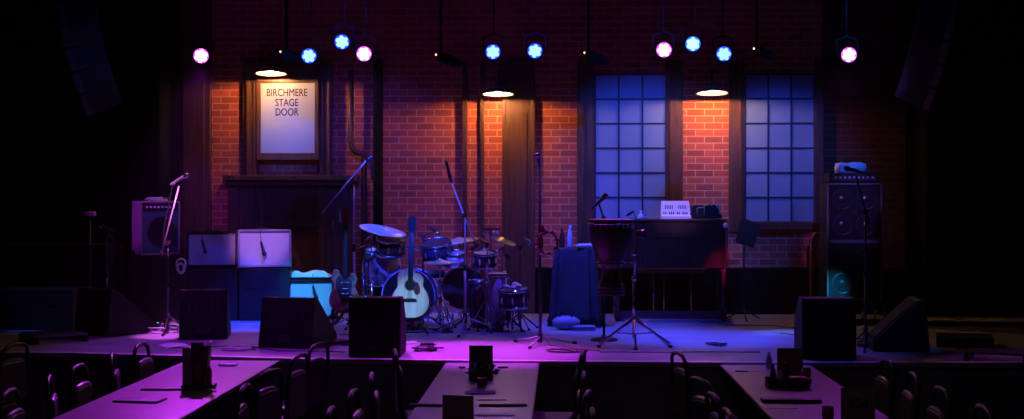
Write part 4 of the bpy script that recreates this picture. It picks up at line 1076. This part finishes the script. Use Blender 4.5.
for i, (px, py) in enumerate(((152.5, 324), (158.5, 323.5))):
    c = G(px, py + 3, ZS); t = thing('indicator_box', ['small box with a cyan indicator, left one of two at the left stand', 'small box with a cyan indicator, right one of two at the left stand'][i], 'box', c)
    MB().box(-.025, .025, -.02, .03, 0.002, .05).build('box_body', M['case'], t, bevel=.004); MB().ball((0, -.022, .035), .009).build('indicator', M['ledc'], t)
# pedals right
for i, px in enumerate((884, 897, 909)):
    t = thing('effects_pedal', ['small pedal nearest the right boom stand', 'small pedal between two others at the right edge', 'small pedal furthest right on the stage edge'][i], 'pedal', G(px, 350 + i, ZS), R(10 * i))
    MB().box(-.04, .04, -.06, .06, .002, .045).build('box_body', M['case'], t, bevel=.006); MB().tube((0, -.03, .045), (0, -.03, .058), .009).build('footswitch', M['chrome'], t)
    for q in (-.02, .02): MB().tube((q, .03, .045), (q, .03, .06), .007).build('knob', M['white'], t)

# steps at both ends of the stage
def steps(px, py, rz, label):
    c = G(px, py, .0); 
    t = thing('stage_steps', label, 'steps', c, rz)
    for i in range(3):
        MB().box(-.45, .45, i * .28, i * .28 + .26, .22 * (i + 1) - .03, .22 * (i + 1)).build('tread', M['case'], t, bevel=.004)
        MB().box(-.45, .45, i * .28 - .008, i * .28 + .012, .22 * (i + 1) - .03, .22 * (i + 1) + .003).build('nosing', M['nosing'], t)
    for x in (-.47, .45): MB().prism([(x, 0), (x + .02, 0), (x + .02, .2), (x, .2)], 0, .82).build('side_rail', M['case'], t)
p = Vector((4.25, 10.4, 0)); t = thing('stage_steps', 'black portable steps with pale nosings at the right end of the stage', 'steps', p, R(0))
def fill_steps(t):
    for i in range(3):
        MB().box(-.35, .35, i * .28, i * .28 + .26, .20 * (i + 1) + .02, .20 * (i + 1) + .05).build('tread', M['case'], t, bevel=.004)
        MB().box(-.35, .35, i * .28 - .012, i * .28 + .012, .20 * (i + 1) + .02, .20 * (i + 1) + .054).build('nosing', M['casealu'], t)
    for x in (-.37, .35):
        MB().add([(x, 0, .001), (x + .02, 0, .001), (x + .02, .84, .001), (x, .84, .001), (x, 0, .24), (x + .02, 0, .24), (x + .02, .84, .66), (x, .84, .66)], [(0, 3, 2, 1), (4, 5, 6, 7), (0, 1, 5, 4), (1, 2, 6, 5), (2, 3, 7, 6), (3, 0, 4, 7)]).build('side_rail', M['case'], t)
fill_steps(t)
# slatted crates lying at the stage ends
def slat_rack(c, rz, n, label, w_=.5):
    t = thing('slatted_rack', label, 'rack', c, rz)
    for i in range(n): MB().box(-w_ / 2, w_ / 2, i * .09, i * .09 + .035, .06, .08).build('slat', M['casealu'], t, bevel=.003)
    for x in (-w_ / 2, w_ / 2 - .03): MB().box(x, x + .03, -.01, n * .09, .002, .06).build('runner', M['case'], t)
slat_rack(G(62, 343, ZS), R(38), 6, 'low rack of metal slats at the left end of the stage')
slat_rack(G(995, 362, ZS), R(-25), 4, 'low rack of metal slats at the right end of the stage')
road_case(G(965, 348, ZS), .5, .4, .10, 'flat black case beside the slatted rack at the right', R(-15), edge=False)

# ------------------------------------------------------------------ tables and chairs in the audience
ZT = .79
def table(x0, x1, y1, y0, label):
    cx = (x0 + x1) / 2; w2 = (x1 - x0) / 2; L = y1 - y0
    t = thing('long_table', label, 'table', (cx, y0, 0))
    MB().box(-w2, w2, 0, L, ZT - .028, ZT).build('table_top', M['tabletop'], t, bevel=.004)
    MB().ring([(0, 0)] * 3, 3) if False else None
    mb = MB()
    mb.box(-w2 - .006, -w2, -.006, L + .006, ZT - .03, ZT - .004); mb.box(w2, w2 + .006, -.006, L + .006, ZT - .03, ZT - .004); mb.box(-w2, w2, -.006, 0, ZT - .03, ZT - .004); mb.box(-w2, w2, L, L + .006, ZT - .03, ZT - .004)
    mb.build('edge_band', M['tabledge'], t)
    for y in (.35, L - .35):
        for x in (-.05, .05): MB().tube((x, y, .002), (x, y, ZT - .03), .016).build('leg', M['chairmetal'], t)
def fy(x):
    for (a, b) in zip(front, front[1:]):
        if a[0] <= x <= b[0]: return a[1] + (b[1] - a[1]) * (x - a[0]) / (b[0] - a[0])
T1 = (-3.20, -2.40); T2 = (-.96, -.18); T3 = (1.34, 2.08)
table(*T1, fy(-3.2) - .2, 6.6, 'long table at the left, strongly lit in purple')
table(*T2, fy(-.6) - .05, 6.6, 'long table in the middle in front of the stage')
table(*T3, fy(1.7) - .05, 6.6, 'long dim table at the right in front of the stage')
table(-5.6, -4.75, 11.3, 6.6, 'long table in the dark at the far left')

def make_chair(label):
    """faces +x; origin on the floor below the middle of the back"""
    t = thing('banquet_chair', label, 'chair')
    MB().box(.05, .47, -.21, .21, .43, .485).build('seat', M['vinyl'], t, bevel=.02)
    vs = []; 
    o = body_outline([(-.20, .52), (-.205, .68), (-.195, .81), (-.12, .835), (0, .84), (.12, .835), (.195, .81), (.205, .68), (.20, .52), (0, .51)], 4)
    T = Matrix.Translation((0.0, 0, 0)) @ Matrix.Rotation(R(90), 4, 'Z')
    mb = MB(); mb.prism(o, -.02, .02, T, smooth=True); b = mb.build('backrest', M['vinyl'], t, bevel=.008)
    MB().path([T @ Vector((x, 0, z)) for x, z in [(-.185, .822), (-.12, .845), (0, .851), (.12, .845), (.185, .822)]], .018, 8).build('piping', M['vinylcap'], b)
    MB().path([(.03, -.21, .46), (-.005, -.215, .60), (-.02, -.215, .85), (-.028, -.19, .94), (-.03, -.12, .975), (-.03, 0, .985), (-.03, .12, .975), (-.028, .19, .94), (-.02, .215, .85), (-.005, .215, .60), (.03, .21, .46)], .016, 8).build('back_frame', M['chairmetal'], t)
    for x, xx in ((.06, -.02), (.43, .46)):
        for s_ in (-1, 1): MB().tube((x, s_ * .19, .44), (xx, s_ * .21, .002), .011).build('leg', M['chairmetal'], t)
    return t
proto = make_chair('x'); first = [True]
rowsC = [
 (-3.385, 0, [10.95, 10.2, 9.5, 8.9, 8.25], 'left side of the purple-lit left table', 'chairs on the left of the left table'),
 (-2.02, 180, [11.0, 10.2, 9.3, 8.5], 'right side of the purple-lit left table', 'chairs on the right of the left table'),
 (-1.25, 0, [10.55, 9.1, 8.3, 7.6], 'left side of the middle table', 'chairs on the left of the middle table'),
 (.14, 180, [10.5, 9.2, 8.3, 7.6], 'right side of the middle table', 'chairs on the right of the middle table'),
 (.95, 0, [10.45, 8.95, 8.25, 7.6], 'left side of the dim right table', 'chairs on the left of the right table'),
 (2.38, 180, [10.0, 9.25, 8.55, 7.8], 'right side of the dim right table', 'chairs on the right of the right table'),
 (-4.5, 180, [10.9, 10.1, 9.3], 'right side of the far left table', 'chairs on the right of the far left table'),
]
ordn = ['nearest the stage', 'second from the stage', 'third from the stage', 'fourth from the stage', 'fifth from the stage']
for (x, a, ys, side, grp) in rowsC:
    for i, y in enumerate(ys):
        if first[0]: c = proto; first[0] = False
        else: c = dup(proto)
        c.location = (x + random.uniform(-.02, .02), y, 0); c.rotation_euler = (0, 0, R(a + (9 if a == 0 else -4) + random.uniform(-9, 9)))
        c['label'] = 'dark banquet chair on the %s, %s' % (side, ordn[i]); c['group'] = grp

# ------------------------------------------------------------------ things on the tables
def T_(px, py): return G(px, py, ZT + .001)
def flat(c, w_, d_, h_, rz, label, cat, name, m, edge=None):
    t = thing(name, label, cat, c, rz)
    MB().box(-w_ / 2, w_ / 2, -d_ / 2, d_ / 2, .001, h_).build('cover', M[m], t, bevel=.002)
    MB().box(-w_ / 2 + .008, w_ / 2 - .008, -d_ / 2 + .008, d_ / 2 - .008, h_, h_ + .002).build('page', M[edge or 'card'], t)
    return t
def tent(c, w_, h_, rz, label, m='card', txt=None):
    t = thing('table_card', label, 'card', c, rz)
    MB().box(-w_ / 2, w_ / 2, -.004, .004, .006, h_).build('card', M[m], t)
    MB().box(-w_ / 2 * .8, w_ / 2 * .8, -.025, .025, 0, .012).build('base', M['key'], t, bevel=.003)
    if txt: text(txt, .085, (0, -.0065, h_ * .5), t, M['key'], ext=.0012)
    return t
def caddy(c, rz, label, items=True, glass='redp'):
    t = thing('condiment_caddy', label, 'caddy', c, rz)
    mb = MB(); mb.box(-.09, .09, -.06, .06, .002, .01)
    for x in (-.09, .087):
        mb.box(x, x + .003, -.06, .06, .01, .07)
    for y in (-.06, .057): mb.box(-.09, .09, y, y + .003, .01, .07)
    mb.build('tray', M['card'], t)
    for i, (x, y, h_, m) in enumerate(((-.05, -.02, .16, glass), (.0, -.025, .14, 'bottle'), (.05, -.015, .17, 'card'), (-.03, .03, .12, 'white'), (.04, .03, .15, 'redp'))):
        q = thing('condiment_bottle', label and ['left front', 'middle front', 'right front', 'left rear', 'right rear'][i] + ' condiment bottle in the ' + label, 'bottle', Vector(c) + Matrix.Rotation(rz, 3, 'Z') @ Vector((x, y, .0105)))
        MB().lathe([(.020, 0), (.022, .01), (.022, h_ * .6), (.010, h_ * .78), (.010, h_ * .86)], 16).build('body', M[m], q)
        MB().lathe([(.012, h_ * .85), (.010, h_)], 12).build('cap', M['key'], q)
def candle(c, label):
    t = thing('candle_holder', label, 'candle holder', c)
    MB().ring([(.03, 0), (.038, .03), (.036, .085), (.032, .085), (.034, .03), (.026, .006), (.001, .006), (.001, 0)], 20).build('glass', M['wax'], t)
    MB().lathe([(.025, .007), (.027, .04)], 16).build('wax', M['white'], t)
# left table
flat(T_(168, 389), .36, .16, .012, R(3), 'flat dark menu on the left table, nearer the caddy', 'menu', 'menu', 'card', 'vinyl')
flat(T_(140, 401), .32, .18, .012, R(-6), 'flat dark menu on the left table, nearer the camera', 'menu', 'menu', 'card', 'vinyl')
c = T_(199, 388)
t = thing('menu_holder', 'tall holder with menus and drink cards on the left table', 'menu holder', c, R(6))
MB().box(-.12, .12, -.07, .07, .001, .03).build('tray', M['card'], t, bevel=.006)
MB().box(-.115, -.06, -.03, .03, .03, .30).build('menu_card', M['tan'], t); MB().box(-.055, .035, -.025, -.015, .03, .335).build('menu_card', M['card'], t, bevel=.002); MB().box(-.05, .075, .0, .01, .03, .31).build('menu_card', M['tan'], t)
MB().box(.045, .055, -.04, .05, .03, .35, Matrix.Rotation(R(6), 4, 'Y')).build('menu_card', M['paper'], t)
MB().lathe([(.03, .03), (.035, .15), (.02, .19)], 16, Matrix.Translation((.0, -.045, 0))).build('sauce_jar', M['redp'], t)
MB().lathe([(.022, .03), (.024, .12), (.012, .16)], 16, Matrix.Translation((.075, -.03, 0))).build('sauce_jar', M['wax'], t)
t = flat(T_(228, 366), .14, .07, .018, R(-8), 'small pale wrapped napkin on the left table near the stage', 'napkin', 'napkin_roll', 'paper', 'paper')
sheet(T_(212, 391), .06, .12, R(30), 'white slip of paper against the tall menu holder', 'paper', 'paper_slip')
# middle table
tent(T_(481, 371), .19, .135 + .07, 0, 'black card standing at the stage end of the middle table')
c = T_(481, 380)
caddy(c, 0, 'dark caddy on the middle table')
t = thing('table_plant', 'dark bushy table decoration on the middle table', 'plant', T_(482, 386))
MB().lathe([(.035, .0), (.045, .05), (.04, .06)], 18).build('pot', M['card'], t)
mb = MB(); rd = random.Random(5)
for i in range(150):
    d = Vector((rd.gauss(0, 1), rd.gauss(0, 1), abs(rd.gauss(0, .8)) + .1)).normalized(); p0 = Vector((0, 0, .09)) + d * rd.uniform(.02, .10)
    q = d.orthogonal().normalized() * .018; mb.add([p0 - q, p0 + d * .03 - d.cross(q).normalized() * .006, p0 + q, p0 + d * .045, p0 + d * .02 + d.cross(q).normalized() * .006], [(0, 1, 3), (1, 2, 3), (0, 3, 4), (2, 4, 3)])
mb.build('leaves', M['leaf'], t)
flat(T_(480, 393), .22, .13, .006, R(2), 'folded blue napkin on the middle table', 'napkin', 'napkin', 'napkin', 'napkin')
flat(T_(462, 368), .05, .08, .012, R(10), 'small dark phone left of the black card', 'phone', 'phone', 'key', 'vinyl')
flat(T_(503, 368), .08, .05, .012, R(12), 'small dark phone right of the black card', 'phone', 'phone', 'key', 'vinyl')
tent(T_(458, 421), .20, .16, R(-12), 'brown number card at the near end of the middle table', 'tan')
flat(T_(426, 406), .22, .05, .012, R(-4), 'narrow black menu at the left edge of the middle table', 'menu', 'menu', 'key', 'key')
flat(T_(503, 406), .32, .05, .012, R(3), 'narrow black menu at the right of the middle table', 'menu', 'menu', 'key', 'key')
flat(T_(492, 400), .20, .06, .005, R(4), 'pale folded paper lying behind the right black menu', 'paper', 'folded_paper', 'tabletop', 'tabletop')
flat(T_(495, 415), .26, .09, .005, R(-2), 'pale folded paper lying before the right black menu', 'paper', 'folded_paper', 'paper', 'paper')
c = T_(468, 403); bottle(c, 'tiny pale salt shaker beside the brown number card', .06, .014, 'bottle', 'silver')
# right table
tent(T_(790, 375), .20, .21, 0, 'brown card standing at the stage end of the right table', 'tan')
bottle(T_(769, 368), 'clear bottle left of the brown card on the right table', .13, .026)
caddy(T_(779, 387), R(4), 'caddy on the left of the right table')
t = thing('ice_bucket', 'dark tub with folded red cloth on the right table', 'tub', T_(800, 388), R(3))
MB().lathe([(.07, .001), (.085, .06), (.09, .065), (.08, .065), (.065, .01)], 24).build('tub', M['card'], t); MB().ball((0, 0, .055), .075, .075, .035).build('cloth', M['redp'], t)
candle(T_(806, 379), 'reddish glass candle holder behind the dark tub'); 
flat(T_(791, 402), .40, .11, .022, R(-2), 'thick dark menu folder on the right table', 'menu', 'menu_folder', 'key', 'vinyl')
candle(T_(828, 420), 'glass candle holder at the near end of the right table')
tent(T_(858, 420), .21, .20, R(-3), 'number card reading 324 at the near end of the right table', 'tan', '324')
t = thing('fork', 'silver fork lying across the right table', 'fork', T_(782, 409), R(2))
MB().box(-.10, .05, -.004, .004, .001, .004).build('handle', M['silver'], t)
MB().box(.05, .075, -.012, .012, .001, .004).build('neck', M['silver'], t)
for i in range(4): MB().box(.075, .11, -.011 + i * .0065, -.008 + i * .0065, .001, .004).build('tine', M['silver'], t)
t = thing('knife', 'dark-handled knife lying at the stage end of the right table', 'knife', T_(748, 372), R(-8))
MB().box(-.10, 0, -.008, .008, .001, .010).build('handle', M['key'], t, bevel=.002); MB().box(0, .12, -.007, .007, .002, .005).build('blade', M['silver'], t)
